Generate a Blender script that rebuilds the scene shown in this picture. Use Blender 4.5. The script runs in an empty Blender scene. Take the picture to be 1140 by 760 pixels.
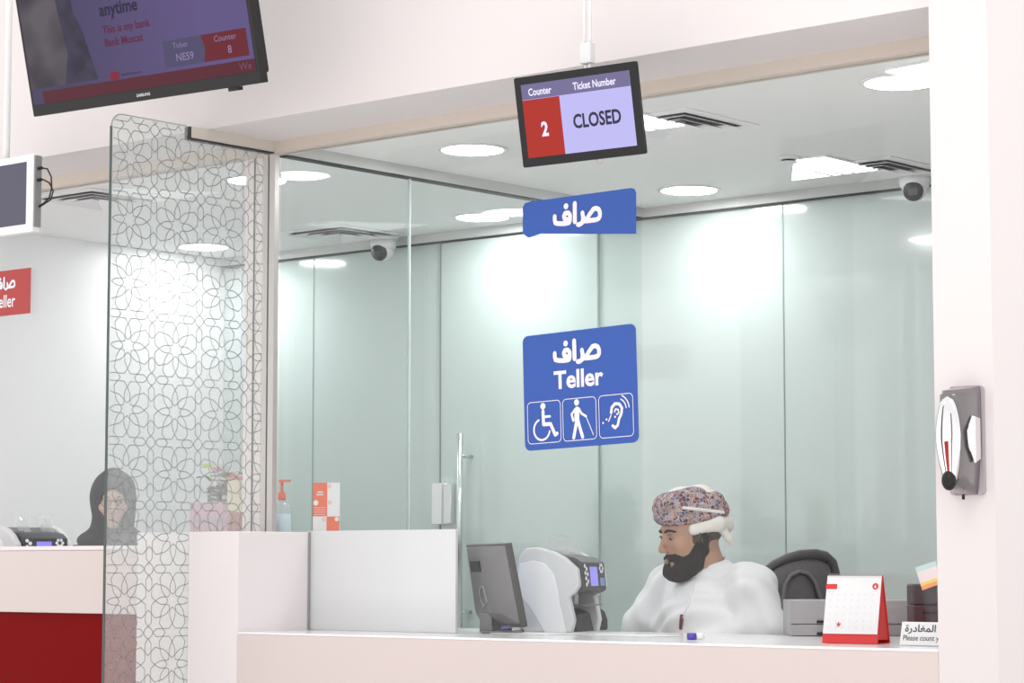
import bpy, bmesh, math, random
import numpy as np
from mathutils import Vector, Matrix
C = bpy.context.scene.collection
PI = math.pi
# ------------------------------------------------------------------ camera, sky, lights, exposure
F, CX, CY, CZ = 2736., 570., 380., 1.15            # focal length and centre in pixels of the 1140x760 frame
YAW, PITCH = math.radians(40.6), math.radians(5.22)
cd = bpy.data.cameras.new('camera'); cam = bpy.data.objects.new('camera', cd); C.objects.link(cam)
cd.sensor_width = 36; cd.lens = F / 1140 * 36; cd.clip_start = .1; cd.clip_end = 100
cam.location = (0, 0, CZ); cam.rotation_euler = (PI / 2 + PITCH, 0, YAW)
bpy.context.scene.camera = cam
w = bpy.data.worlds.new('world'); bpy.context.scene.world = w; w.use_nodes = True
w.node_tree.nodes['Background'].inputs[0].default_value = (1, .975, .97, 1)
w.node_tree.nodes['Background'].inputs[1].default_value = 1.0
_nt = w.node_tree; _tc = _nt.nodes.new('ShaderNodeTexCoord'); _sp = _nt.nodes.new('ShaderNodeSeparateXYZ'); _rp = _nt.nodes.new('ShaderNodeValToRGB')
_mr = _nt.nodes.new('ShaderNodeMapRange'); _mr.inputs['From Min'].default_value = -1; _mr.inputs['From Max'].default_value = 1
_nt.links.new(_tc.outputs['Generated'], _sp.inputs[0]); _nt.links.new(_sp.outputs['Z'], _mr.inputs['Value']); _nt.links.new(_mr.outputs[0], _rp.inputs[0])
_rp.color_ramp.elements[0].position = .30; _rp.color_ramp.elements[0].color = (1., .985, .97, 1)        # world glow added from below to lift the booth ceilings, dimmer above
_rp.color_ramp.elements[1].position = .62; _rp.color_ramp.elements[1].color = (.62, .605, .60, 1)
_sc = _nt.nodes.new('ShaderNodeVectorMath'); _sc.operation = 'SCALE'; _sc.inputs['Scale'].default_value = 1.62
_nt.links.new(_rp.outputs[0], _sc.inputs[0]); _nt.links.new(_sc.outputs[0], _nt.nodes['Background'].inputs[0])
vs = bpy.context.scene.view_settings
vs.view_transform = 'Standard'; vs.look = 'None'; vs.gamma = 1; vs.use_curve_mapping = False; vs.exposure = 0.32
bpy.context.scene.cycles.max_bounces = 10
bpy.context.scene.cycles.transparent_max_bounces = 24
bpy.context.scene.cycles.sample_clamp_indirect = 6


def area(name, loc, size, energy, color=(1, .97, .96), rot=(0, 0, 0)):
    l = bpy.data.lights.new(name, 'AREA'); l.shape = 'RECTANGLE'; l.size, l.size_y = size
    l.energy = energy; l.color = color
    o = bpy.data.objects.new(name, l); C.objects.link(o); o.location = loc; o.rotation_euler = rot
    return o


# unseen banking hall ceiling lights, 3.6 m up in front of the counters
area('hall_light', (-7.6, 1.6, 3.9), (2.4, 1.2), 9)
area('hall_light', (-3.0, 3.0, 3.7), (1.2, 1.2), 20)  # added here to brighten the side face of the pedestal
area('hall_light', (-1.0, 1.6, 3.9), (2.4, 1.2), 9)

hf = np.array([-math.sin(YAW), math.cos(YAW), 0.])
fwv = np.array([hf[0] * math.cos(PITCH), hf[1] * math.cos(PITCH), math.sin(PITCH)])
rtv = np.array([math.cos(YAW), math.sin(YAW), 0.])
upv = np.cross(rtv, fwv)
CAM = np.array([0, 0, CZ])


def ray(px, py): return fwv * F + rtv * (px - CX) - upv * (py - CY)
def onz(px, py, z): d = ray(px, py); return CAM + d * (z - CZ) / d[2]
def ony(px, py, y): d = ray(px, py); return CAM + d * y / d[1]
def ond(px, py, dist): d = ray(px, py); return CAM + d * dist / float(d @ hf)


# ------------------------------------------------------------------ materials
MT = {}


def mat(name, col, rough=.5, metal=0., spec=.5, emit=None, es=0., coat=0., alpha=1.):
    if name in MT: return MT[name]
    m = bpy.data.materials.new(name); m.use_nodes = True
    b = m.node_tree.nodes['Principled BSDF']
    b.inputs['Base Color'].default_value = (*col, 1); b.inputs['Roughness'].default_value = rough
    b.inputs['Metallic'].default_value = metal; b.inputs['Specular IOR Level'].default_value = spec
    b.inputs['Coat Weight'].default_value = coat; b.inputs['Coat Roughness'].default_value = .03
    if emit: b.inputs['Emission Color'].default_value = (*emit, 1); b.inputs['Emission Strength'].default_value = es
    MT[name] = m
    return m


def vary(m, scale=3., amount=.03, bump=0., bscale=40., detail=3.):
    """faint procedural tone variation and bump on a principled material"""
    nt = m.node_tree; b = nt.nodes['Principled BSDF']; col = tuple(b.inputs['Base Color'].default_value)
    tc = nt.nodes.new('ShaderNodeTexCoord')
    n = nt.nodes.new('ShaderNodeTexNoise'); n.inputs['Scale'].default_value = scale; n.inputs['Detail'].default_value = detail
    nt.links.new(tc.outputs['Object'], n.inputs['Vector'])
    r = nt.nodes.new('ShaderNodeMapRange'); r.inputs['To Min'].default_value = 1 - amount; r.inputs['To Max'].default_value = 1 + amount * .5
    r.inputs['From Min'].default_value = .3; r.inputs['From Max'].default_value = .7
    nt.links.new(n.outputs['Fac'], r.inputs['Value'])
    v = nt.nodes.new('ShaderNodeVectorMath'); v.operation = 'SCALE'; v.inputs[0].default_value = col[:3]
    nt.links.new(r.outputs[0], v.inputs['Scale']); nt.links.new(v.outputs[0], b.inputs['Base Color'])
    if bump:
        n2 = nt.nodes.new('ShaderNodeTexNoise'); n2.inputs['Scale'].default_value = bscale
        nt.links.new(tc.outputs['Object'], n2.inputs['Vector'])
        bp = nt.nodes.new('ShaderNodeBump'); bp.inputs['Strength'].default_value = bump; bp.inputs['Distance'].default_value = .002
        nt.links.new(n2.outputs['Fac'], bp.inputs['Height']); nt.links.new(bp.outputs[0], b.inputs['Normal'])
    return m


def glass(name, tint, haze=0., hazecol=(.9, .92, .92), refl=1.0, rough=0.):
    if name in MT: return MT[name]
    m = bpy.data.materials.new(name); m.use_nodes = True; nt = m.node_tree; nt.nodes.clear()
    out = nt.nodes.new('ShaderNodeOutputMaterial')
    tr = nt.nodes.new('ShaderNodeBsdfTransparent'); tr.inputs[0].default_value = (*tint, 1)
    gl = nt.nodes.new('ShaderNodeBsdfGlossy'); gl.inputs['Roughness'].default_value = rough
    fr = nt.nodes.new('ShaderNodeFresnel'); fr.inputs['IOR'].default_value = 1.45
    ge = nt.nodes.new('ShaderNodeNewGeometry'); ir = nt.nodes.new('ShaderNodeMapRange')      # same reflectance on both faces of the pane
    ir.inputs['To Min'].default_value = 1.45; ir.inputs['To Max'].default_value = 1 / 1.45
    nt.links.new(ge.outputs['Backfacing'], ir.inputs['Value']); nt.links.new(ir.outputs[0], fr.inputs['IOR'])
    mu = nt.nodes.new('ShaderNodeMath'); mu.operation = 'MULTIPLY'; mu.inputs[1].default_value = refl
    nt.links.new(fr.outputs[0], mu.inputs[0])
    mx = nt.nodes.new('ShaderNodeMixShader'); nt.links.new(mu.outputs[0], mx.inputs[0])
    src = tr.outputs[0]
    if haze:
        df = nt.nodes.new('ShaderNodeBsdfDiffuse'); df.inputs[0].default_value = (*hazecol, 1)
        tl = nt.nodes.new('ShaderNodeBsdfTranslucent'); tl.inputs[0].default_value = (*hazecol, 1)
        ms = nt.nodes.new('ShaderNodeMixShader'); ms.inputs[0].default_value = .5
        nt.links.new(df.outputs[0], ms.inputs[1]); nt.links.new(tl.outputs[0], ms.inputs[2])
        m2 = nt.nodes.new('ShaderNodeMixShader'); m2.inputs[0].default_value = haze
        nt.links.new(tr.outputs[0], m2.inputs[1]); nt.links.new(ms.outputs[0], m2.inputs[2]); src = m2.outputs[0]
    nt.links.new(src, mx.inputs[1]); nt.links.new(gl.outputs[0], mx.inputs[2]); nt.links.new(mx.outputs[0], out.inputs[0])
    MT[name] = m
    return m


WALL = vary(mat('pink_white_paint', (.71, .67, .67), .55), 1.2, .015)
FASC = WALL
COUNTER = vary(mat('blush_laminate', (.67, .59, .57), .3, spec=.4), 1.5, .015)
PEDE = vary(mat('white_laminate', (.79, .75, .755), .3, spec=.4), 1.5, .015)
BEIGE = mat('beige_trim', (.60, .53, .47), .5)
CEIL = vary(mat('ceiling_paint', (.92, .92, .915), .7), 2, .01)
INWALL = vary(mat('white_wall_paint', (.95, .95, .955), .35), 1, .01)
REARG = vary(mat('back_painted_glass', (.56, .635, .62), .12, coat=1.), .8, .02)
ALU = mat('brushed_aluminium', (.50, .485, .47), .4, .35)
CHAN = mat('grey_channel', (.58, .59, .58), .5)
DARKL = mat('black_gasket', (.03, .03, .03), .5)
CHROME = mat('chrome', (.85, .85, .87), .05, 1.)
REDG = mat('gloss_red_panel', (.20, .0015, .0015), .14, spec=.04)
FLOORM = vary(mat('beige_floor_tile', (.74, .71, .69), .25), 2, .05)
BLK = mat('black_plastic', (.016, .016, .018), .4, spec=.25)
DG = mat('dark_grey_plastic', (.06, .06, .07), .45)
MG = mat('mid_grey_plastic', (.16, .16, .165), .5)
LG = mat('light_grey_plastic', (.66, .67, .68), .4)
WHT = mat('white_plastic', (.85, .85, .86), .4)
PAPER = mat('white_paper', (.78, .79, .80), .8)
BLUE = mat('blue_sign_vinyl', (.022, .088, .40), .45)
REDS = mat('red_sign_vinyl', (.42, .035, .035), .45)
LETTER = mat('white_lettering', (.87, .83, .88), .6)
ETCH = mat('grey_etched_line', (.25, .27, .27), .6)
GL_FRONT = glass('clear_front_glass', (.985, .992, .988), refl=.55)
GL_SIDE = glass('green_side_glass', (.96, .985, .98), refl=.8)
GL_PAT = glass('frosted_film_glass', (.93, .945, .94), haze=.17, hazecol=(.88, .92, .92), refl=1.)
FROST = mat('white_frosted_glass', (.68, .70, .71), .25, coat=.5)


# ------------------------------------------------------------------ mesh helpers
def link(name, me, m, parent=None, smooth=False, kind=None):
    o = bpy.data.objects.new(name, me); C.objects.link(o)
    if m is not None and not me.materials: me.materials.append(m)
    if parent: o.parent = parent
    if smooth:
        for p in me.polygons: p.use_smooth = True
    if kind: o['kind'] = kind
    return o


def tag(o, label, cat=None, group=None):
    o['label'] = label
    if cat: o['category'] = cat
    if group: o['group'] = group
    return o


def empty(name, loc, label, cat, rot=(0, 0, 0), group=None):
    o = bpy.data.objects.new(name, None); C.objects.link(o); o.location = [float(v) for v in loc]; o.rotation_euler = rot
    o.empty_display_size = .05
    return tag(o, label, cat, group)


class MB:
    def __init__(s): s.v = []; s.f = []; s.e = 0.
    def add(s, vs, fs):
        n = len(s.v); s.v += [tuple(float(c) for c in p) for p in vs]; s.f += [tuple(n + i for i in f) for f in fs]; return s
    def box(s, x0, x1, y0, y1, z0, z1):
        return s.add([(x, y, z) for z in (z0, z1) for y in (y0, y1) for x in (x0, x1)],
                     [(0, 2, 3, 1), (4, 5, 7, 6), (0, 1, 5, 4), (2, 6, 7, 3), (0, 4, 6, 2), (1, 3, 7, 5)])
    def prism(s, pts, z0, z1):               # pts (x,y) counter-clockwise, extruded along z
        n = len(pts)
        s.add([(p[0], p[1], z0) for p in pts] + [(p[0], p[1], z1) for p in pts],
              [tuple(range(n))[::-1], tuple(range(n, 2 * n))] + [(i, (i + 1) % n, n + (i + 1) % n, n + i) for i in range(n)])
        return s
    def lathe(s, prof, n=32, c=(0, 0, 0), caps=True):
        vs = []; fs = []; k = len(prof)
        for i in range(n):
            a = 2 * PI * i / n
            vs += [(c[0] + r * math.cos(a), c[1] + r * math.sin(a), c[2] + z) for r, z in prof]
        for i in range(n):
            for j in range(k - 1):
                a, b = i * k + j, ((i + 1) % n) * k + j
                fs.append((a, b, b + 1, a + 1))
        if caps:
            fs.append(tuple(i * k for i in range(n))[::-1]); fs.append(tuple(i * k + k - 1 for i in range(n)))
        return s.add(vs, fs)
    def tube(s, path, r, n=10, closed=False):
        path = [Vector(p) for p in path]; L = len(path); rs = r if hasattr(r, '__len__') else [r] * L
        vs = []; fs = []; up = None
        for i, p in enumerate(path):
            a = path[(i - 1) % L] if (closed or i) else p; b = path[(i + 1) % L] if (closed or i < L - 1) else p
            t = (b - a).normalized()
            if up is None: up = t.orthogonal().normalized()
            up = (up - t * up.dot(t)).normalized(); q = t.cross(up)
            for k in range(n):
                an = 2 * PI * k / n; vs.append(p + (up * math.cos(an) + q * math.sin(an)) * rs[i])
        for i in range(L if closed else L - 1):
            for k in range(n):
                a = i * n; b = ((i + 1) % L) * n; fs.append((a + k, a + (k + 1) % n, b + (k + 1) % n, b + k))
        if not closed: fs += [tuple(range(n))[::-1], tuple(range((L - 1) * n, L * n))]
        return s.add(vs, fs)
    def ell(s, c, r, n=20, m=12, R=None):
        vs = []; fs = []
        for j in range(m + 1):
            t = PI * j / m
            for i in range(n):
                a = 2 * PI * i / n; p = Vector((r[0] * math.sin(t) * math.cos(a), r[1] * math.sin(t) * math.sin(a), r[2] * math.cos(t)))
                if R: p = R @ p
                vs.append(p + Vector(c))
        for j in range(m):
            for i in range(n): fs.append((j * n + i, (j + 1) * n + i, (j + 1) * n + (i + 1) % n, j * n + (i + 1) % n))
        return s.add(vs, fs)
    def ribbon(s, pts, wd, z=0., closed=False, caps=True, step=2e-5):     # flat stroke in the xy plane
        P = [Vector((p[0], p[1])) for p in pts]; n = len(P)
        for i in range(n if closed else n - 1):
            a, b = P[i], P[(i + 1) % n]; d = (b - a)
            if d.length < 1e-7: continue
            q = Vector((-d.y, d.x)).normalized() * wd / 2
            s.e += step; e = z + s.e
            s.add([(*(a - q), e), (*(b - q), e), (*(b + q), e), (*(a + q), e)], [(0, 1, 2, 3)])
        if caps:
            for p in P: s.disc(p.x, p.y, wd / 2, z, 10)
        return s
    def disc(s, x, y, r, z=0., n=24, ry=None):
        ry = ry or r; s.e += 2e-5; z = z + s.e
        return s.add([(x + r * math.cos(2 * PI * i / n), y + ry * math.sin(2 * PI * i / n), z) for i in range(n)], [tuple(range(n))])
    def quad(s, pts): return s.add(pts, [tuple(range(len(pts)))])
    def xf(s, M):
        s.v = [tuple(M @ Vector(p)) for p in s.v]; return s
    def build(s, name, m, parent=None, smooth=False, bevel=0., kind=None, auto=False):
        me = bpy.data.meshes.new(name); me.from_pydata(s.v, [], s.f); me.update()
        bm = bmesh.new(); bm.from_mesh(me)
        if smooth or bevel: bmesh.ops.remove_doubles(bm, verts=bm.verts, dist=1e-6)
        if any(len(f.verts) > 2 for f in bm.faces): bmesh.ops.recalc_face_normals(bm, faces=bm.faces) if (bevel or smooth or auto) else None
        bm.to_mesh(me); bm.free()
        o = link(name, me, m, parent, smooth, kind)
        if bevel:
            b = o.modifiers.new('bevel', 'BEVEL'); b.width = bevel; b.segments = 3; b.limit_method = 'ANGLE'; b.angle_limit = .6
            for p in me.polygons: p.use_smooth = True
            try: me.set_sharp_from_angle(angle=.7)
            except Exception: pass
        return o


def rrect(x0, x1, y0, y1, r, n=6):
    P = []
    for cx, cy, a0 in ((x1 - r, y0 + r, -PI / 2), (x1 - r, y1 - r, 0), (x0 + r, y1 - r, PI / 2), (x0 + r, y0 + r, PI)):
        for i in range(n + 1):
            a = a0 + PI / 2 * i / n; P.append((cx + r * math.cos(a), cy + r * math.sin(a)))
    return P


def text(name, s, size, m, parent, x, y, z, align='CENTER', bold=0., sx=1., rot=0., shear=0.):
    c = bpy.data.curves.new(name, 'FONT'); c.body = s; c.size = size; c.align_x = align; c.align_y = 'CENTER'
    c.offset = bold; c.shear = shear; c.resolution_u = 3
    t = bpy.data.objects.new(name, c); C.objects.link(t)
    dg = bpy.context.evaluated_depsgraph_get(); me = bpy.data.meshes.new_from_object(t.evaluated_get(dg))
    C.objects.unlink(t); bpy.data.objects.remove(t); bpy.data.curves.remove(c)
    R = Matrix.Translation((x, y, z)) @ Matrix.Rotation(rot, 4, 'Z') @ Matrix.Diagonal((sx, 1, 1, 1))
    me.transform(R); me.materials.clear()
    me.name = name
    return link(name, me, m, parent)


def S(o): o['kind'] = 'structure'; return o
def sbox(name, x0, x1, y0, y1, z0, z1, m, bevel=0., parent=None):
    o = MB().box(x0, x1, y0, y1, z0, z1).build(name, m, parent, bevel=bevel)
    if not parent: S(o)
    return o


# ------------------------------------------------------------------ the setting
X0, YG, YP, YR, X2, XR = -6.226, 5.994, 5.591, 8.12, -8.80, -3.336
ZC, ZH, ZT, ZP = 2.64, 2.60, .935, 1.265
sbox('floor', -13, 3, 3.2, 8.6, -.08, 0, FLOORM)
sbox('ceiling', -12, XR + .01, 5.992, 8.3, ZC, ZC + .06, CEIL)
sbox('wall_front', -13, XR + .001, 5.635, 5.99, ZC, 3.9, FASC)
sbox('wall_right', XR, -3.163, YP, 8.3, 0, 3.9, WALL)
rw = sbox('wall_rear', -12, XR, YR, YR + .06, 0, ZC, REARG)
seam = MB()
for px in (349, 667, 873):
    x = ony(px, 400, YR)[0]; seam.box(x - .003, x + .003, YR - .0015, YR, 0, ZH)
seam.build('panel_seam', mat('seam_grey_green', (.28, .36, .34), .5), rw)  # darker grey-green joints between the rear panels
sbox('trim_1', -12, XR, YR - .03, YR, ZH, ZC, CHAN)                       # channel over the rear panels
sbox('trim_2', -12, XR, YR - .032, YR - .002, ZH - .005, ZH, DARKL)
sbox('trim_3', -12, XR, 5.955, 6.02, ZH, ZC, BEIGE)                       # header over the front glass
sbox('trim_4', X0 - .02, X0 + .02, 6.02, YR - .03, ZH, ZC, CHAN)          # channel over the side partition
sbox('trim_5', X0 - .021, X0 + .021, 6.02, YR - .03, ZH - .005, ZH, DARKL)
# three slim columns added out of view to give the chrome reflections
sbox('reflection_column_3', -4.3, -3.85, .5, .75, -.05, 2.6, mat('grey_reflection_column', (.2, .2, .2), .5))
sbox('reflection_column_1', -6.0, -5.0, 1.0, 1.45, -.05, 1.5, mat('red_reflection_column', (.5, .02, .02), .5))
sbox('reflection_column_2', -7.7, -7.1, .9, 1.1, -.05, 3.2, mat('dark_reflection_column', (.05, .05, .05), .5))
# wall between the two booths further left
sbox('wall_left', X2 - .1, X2, 6.02, YR, 0, ZC, INWALL)
# front glass over the counter, right booth and left booth
g = sbox('window_1', X0 + .02, XR, YG - .005, YG + .005, ZT + .004, ZH, GL_FRONT)
g = sbox('window_2', -12, -6.40, YG - .005, YG + .005, 1.225, ZH, glass('clear_left_glass', (.985, .985, .99), refl=.8))
# side partition of green glass in two panes
yseam = 6.673
o = sbox('window_3', X0 - .006, X0 + .006, YG + .02, yseam - .002, .0, ZH, GL_SIDE)
o = sbox('window_4', X0 - .006, X0 + .006, yseam + .002, YR - .03, .0, ZH, GL_SIDE)
sbox('trim_6', X0 - .006, X0 + .006, yseam - .002, yseam + .002, .0, ZH, mat('clear_joint', (.8, .86, .85), .3))
# posts beside the side partition
xa, xb = ony(271.5, 400, 6.0)[0], ony(290.5, 400, 6.0)[0]
sbox('trim_7', xa, xb, 6.0, 6.06, ZP, ZH, mat('blush_post_paint', (.86, .77, .755), .4))
x1_ = ony(281.2, 400, 5.999)[0]; x2_ = ony(282.6, 400, 5.999)[0]
sbox('trim_8', x1_, x2_, 5.997, 5.999, ZP, ZH, DARKL)
xa, xb, xc, xd = [ony(p, 400, 5.975)[0] for p in (291.5, 296.5, 298.2, 304.2)]
sbox('trim_9', xa, xb, 5.975, 5.996, ZP, ZH, ALU)
sbox('trim_10', xc, xd, 5.975, 5.996, ZP, ZH, ALU)
sbox('trim_11', xb, xc, 5.985, 5.996, ZP, ZH, DARKL)
# glass door in the rear wall
dx = ony(492, 400, YR - .01)[0]
door = MB().box(dx, dx + .893, YR - .016, YR - .004, .01, ZH - .01).build('door_1', mat('door_glass_back', (.56, .635, .62), .12, coat=1.)); S(door)
MB().box(dx - .005, dx + .001, YR - .02, YR - .003, .01, ZH).build('door_edge_seal', mat('grey_seal', (.22, .26, .25), .5), door)
hx = ony(512, 480, YR - .09)[0]
h = MB().tube([(hx, YR - .09, .85), (hx, YR - .09, ony(512, 482, YR - .09)[2])], .013, 14)
MB.tube(h, [(hx, YR - .09, 1.63), (hx + .005, YR - .015, 1.63)], .009, 12); MB.tube(h, [(hx, YR - .09, .95), (hx, YR - .015, .95)], .009, 12)
h.build('pull_handle', mat('satin_steel', (.72, .74, .72), .25, .85), door, smooth=True)
a = ony(480.5, 538, YR - .05); b = ony(491, 583, YR - .05); c_ = ony(503, 580, YR - .04)
MB().box(a[0], b[0], YR - .05, YR - .02, b[2], a[2]).build('lock_plate', WHT, door, bevel=.002)
MB().box(b[0] + .006, c_[0], YR - .045, YR - .02, b[2], a[2]).build('lock_case', CHROME, door, bevel=.003)

# ------------------------------------------------------------------ counters
ct = empty('service_counter', (-4.66, 5.6, 0), 'low blush pink service counter running in front of the seated man in white', 'counter')
def rel(o, bx): return o
def cbox(name, x0, x1, y0, y1, z0, z1, m, root, bevel=.002):
    L = root.location
    return MB().box(x0 - L.x, x1 - L.x, y0 - L.y, y1 - L.y, z0 - L.z, z1 - L.z).build(name, m, root, bevel=bevel)
cbox('front_panel', -5.983, XR - .001, YP + .0, YP + .03, .0, ZT - .008, COUNTER, ct, 0)
cbox('worktop', -5.983, XR - .001, YP, 6.44, ZT - .0078, ZT, mat('white_solid_surface', (.87, .86, .87), .22, coat=.3), ct, .002)
cbox('support_board', -5.94, XR - .001, YP + .031, 6.42, ZT - .04, ZT - .008, PEDE, ct, 0)
cbox('keyboard_shelf', -5.94, XR - .001, 6.0, 6.445, .805, .83, PEDE, ct, .002)
cbox('side_desk', -5.94, -5.14, 6.446, 6.95, .805, .83, PEDE, ct, .002)
cbox('end_panel', -5.983, -5.95, YP + .031, 6.44, 0, ZT - .041, PEDE, ct, 0)
pd = empty('counter_pedestal', (-6.235, 5.6, 0), 'tall white pedestal block that ends the pink counter beside the patterned glass', 'pedestal')
cbox('pedestal_body', -6.487, -5.984, YP, 6.32, 0, ZP, PEDE, pd, .004)
cbox('back_shelf', -7.0, -6.488, 6.03, 6.5, ZP - .03, ZP, PEDE, pd, .002)
lc = empty('left_counter', (-8, 5.6, 0), 'left counter with white upper front above a glossy dark red panel', 'counter')
cbox('front_panel', -12, -6.489, YP + .01, 5.715, .985, 1.205, COUNTER, lc, .002)
cbox('counter_top', -12, -6.489, YP + .008, 5.72, 1.2055, 1.221, PEDE, lc, .003)
tag(cbox('lower_panel', -12, -6.489, YP + .03, YP + .06, .0, .984, REDG, lc, 0), 'glossy dark red lower panel')
cbox('desk_board', X2 + .01, -6.489, 5.722, 6.45, 1.0, 1.03, PEDE, lc, .002)

# white frosted panel standing on the counter
fp = MB().box(ony(343.5, 650, 5.93)[0], ony(508.3, 650, 5.93)[0], 5.925, 5.937, ZT + .001, ZP + .004).build('privacy_panel', FROST, bevel=.001)
tag(fp, 'white frosted rectangular panel standing upright on the pink counter beside the pedestal', 'privacy panel')
gk = MB().box(-5.983, -5.980, 5.915, 5.924, ZT + .001, ZP).build('edge_seal', mat('grey_edge_seal', (.3, .31, .31), .5), fp)
# ------------------------------------------------------------------ patterned glass screen
py0, py1, pz1 = 5.2305, 5.917, 2.643
pg = empty('patterned_glass_screen', (X0, 5.58, 0), 'tall frosted glass screen printed with grey star lattice, rounded top corner', 'glass screen')
def rel_poly(pts, x0, x1):
    m = MB(); m.prism([(y - 5.58, z) for y, z in pts], x0, x1)
    m.xf(Matrix(((0, 0, 1, 0), (1, 0, 0, 0), (0, 1, 0, 0), (0, 0, 0, 1)))); return m
rr = .045
pts = [(YP - .001, .0), (YP - .001, ZP + .001), (py1, ZP + .001), (py1, ZC - .003 if False else 2.599), (5.56, 2.599), (5.56, pz1)]
arc = [(py0 + rr - rr * math.sin(a), pz1 - rr + rr * math.cos(a)) for a in np.linspace(0, PI / 2, 8)]
poly = pts + arc + [(py0, 0.)]
rel_poly(poly[::-1], -.005, .005).build('glass_pane', GL_PAT, pg, auto=True)
eg = MB().box(-.0055, .0055, py0 - .0025 - 5.58, py0 - .0005 - 5.58, 0, pz1 - rr).build('dark_edge', mat('dark_green_edge', (.05, .075, .07), .3), pg)
eo = MB().tube([(-.0, y - 5.58, z) for y, z in [(5.56, pz1)] + arc], .0022, 6).build('top_edge', mat('grey_glass_edge', (.4, .4, .39), .4), pg)
# star lattice
P = .2095; sy, sz = 5.3085, 1.8738
half = [((.10, 0), (.145, .060)), ((.145, .060), (.071, .071)), ((.145, .060), (.24, .056)), ((.24, .056), (.30, .034)), ((.30, .034), (.355, 0)),
        ((.145, .060), (.2093, .1301)), ((.2093, .1301), (.236, .188)), ((.236, .188), (.247, .247)),
        ((.355, 0), (.438, .062)), ((.438, .062), (.438, .335)), ((.438, .335), (.5, .405)), ((.5, .145), (.438, .2)), ((.438, .2), (.355, .273)),
        ((.355, .273), (.247, .247)), ((.5, .405), (.563, .437))]
segs = set()
def addseg(a, b):
    a = (round(a[0], 4), round(a[1], 4)); b = (round(b[0], 4), round(b[1], 4))
    if a != b: segs.add((min(a, b), max(a, b)))
for a, b in half:
    for (p, q) in ((a, b), ((a[1], a[0]), (b[1], b[0]))):
        for s1 in (1, -1):
            for s2 in (1, -1): addseg((p[0] * s1, p[1] * s2), (q[0] * s1, q[1] * s2))
def clip(a, b, x0, x1, y0, y1):
    t0, t1 = 0., 1.; dx_, dy_ = b[0] - a[0], b[1] - a[1]
    for p, q in ((-dx_, a[0] - x0), (dx_, x1 - a[0]), (-dy_, a[1] - y0), (dy_, y1 - a[1])):
        if abs(p) < 1e-12:
            if q < 0: return None
        else:
            t = q / p
            if p < 0: t0 = max(t0, t)
            else: t1 = min(t1, t)
    if t0 >= t1: return None
    return (a[0] + t0 * dx_, a[1] + t0 * dy_), (a[0] + t1 * dx_, a[1] + t1 * dy_)
lat = MB()
for i in range(-1, 5):
    for j in range(-10, 5):
        for a, b in segs:
            A = (sy + (i + a[0]) * P, sz + (j + a[1]) * P); B = (sy + (i + b[0]) * P, sz + (j + b[1]) * P)
            for rg in ((py0 + .004, YP - .003, .002, pz1 - .006), (YP - .003, py1, ZP + .002, 2.598)):
                c2 = clip(A, B, *rg)
                if c2: 
                    if c2[0][0] < py0 + rr and c2[0][1] > pz1 - rr and math.hypot(c2[0][0] - py0 - rr, c2[0][1] - pz1 + rr) > rr: continue
                    if c2[1][0] > 5.56 and c2[1][1] > 2.598: continue
                    lat.ribbon([(c2[0][0] - 5.58, c2[0][1]), (c2[1][0] - 5.58, c2[1][1])], .0026, 0, caps=False, step=0.)
lat.xf(Matrix(((0, 0, 1, .0062), (1, 0, 0, 0), (0, 1, 0, 0), (0, 0, 0, 1)))).build('star_lattice', ETCH, pg)
hd = MB().box(-.010, .018, 5.566 - 5.58, 5.954 - 5.58, ZH + .002, ZC).build('top_channel', mat('beige_metal', (.62, .58, .52), .45), pg)
MB().box(-.011, .019, 5.564 - 5.58, 5.954 - 5.58, ZH - .004, ZH + .0015).build('channel_gasket', DARKL, pg)
MB().box(-.011, .019, 5.561 - 5.58, 5.565 - 5.58, ZH - .004, ZC).build('channel_end', DARKL, pg)

# ------------------------------------------------------------------ ceiling fittings
LED = mat('lamp_diffuser', (1, 1, 1), .5, emit=(1, 1, 1), es=45)
REFLGLOW = mat('reflection_glow', (1, 1, 1), .5, emit=(1, 1, 1), es=2.5)  # glow of the painted reflection patches
def downlight(px, py, label, proto=[]):
    p = onz(px, py, ZC - .004)
    if not proto:
        r = empty('downlight', (p[0], p[1], ZC), label, 'ceiling light', group='round ceiling lights in the booths')
        MB().lathe([(.112, -.0065), (.126, -.006), (.127, -.0005), (.112, -.0005)], 40, caps=False).build('trim_ring', WHT, r, smooth=True)
        MB().lathe([(.0, -.005), (.111, -.005)], 40, caps=False).build('diffuser', LED, r)
        proto.append(r); return r
    q = proto[0].copy(); C.objects.link(q); q.location = (p[0], p[1], ZC); q['label'] = label
    for ch in proto[0].children:
        c = ch.copy(); C.objects.link(c); c.parent = q
    return q
downlight(526, 167, 'round ceiling light left of the ticket number screen, in front row')
downlight(767, 212, 'round ceiling light to the right of the cropped upper blue sign')
downlight(537, 242, 'round ceiling light in the left booth, just left of the upper blue sign')
downlight(1003, 92, 'large round ceiling light at upper right beside the pillar')
downlight(286, 201, 'round ceiling light behind the metal post and top of patterned glass')
downlight(227, 275, 'round ceiling light glowing through the middle of the patterned glass')
q = onz(1045, 150, ZC); 
def reflpatch(pp, label):  # glowing quads that paint bright reflections at the ceiling, no lamps
    c = np.mean(pp, axis=0)
    r = empty('reflection_patch', (c[0], c[1], ZC), label, 'ceiling light')
    pl = [(p[0] - c[0], p[1] - c[1]) for p in pp]
    sa = sum(pl[i][0] * pl[(i + 1) % 4][1] - pl[(i + 1) % 4][0] * pl[i][1] for i in range(4))
    if sa < 0: pl = pl[::-1]
    MB().prism(pl, -.014, -.0102).build('diffuser', REFLGLOW, r)
    MB().prism([(x * 1.02, y * 1.02) for x, y in pl], -.0100, -.0002).build('frame', WHT, r)
zz = ZC - .014
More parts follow.
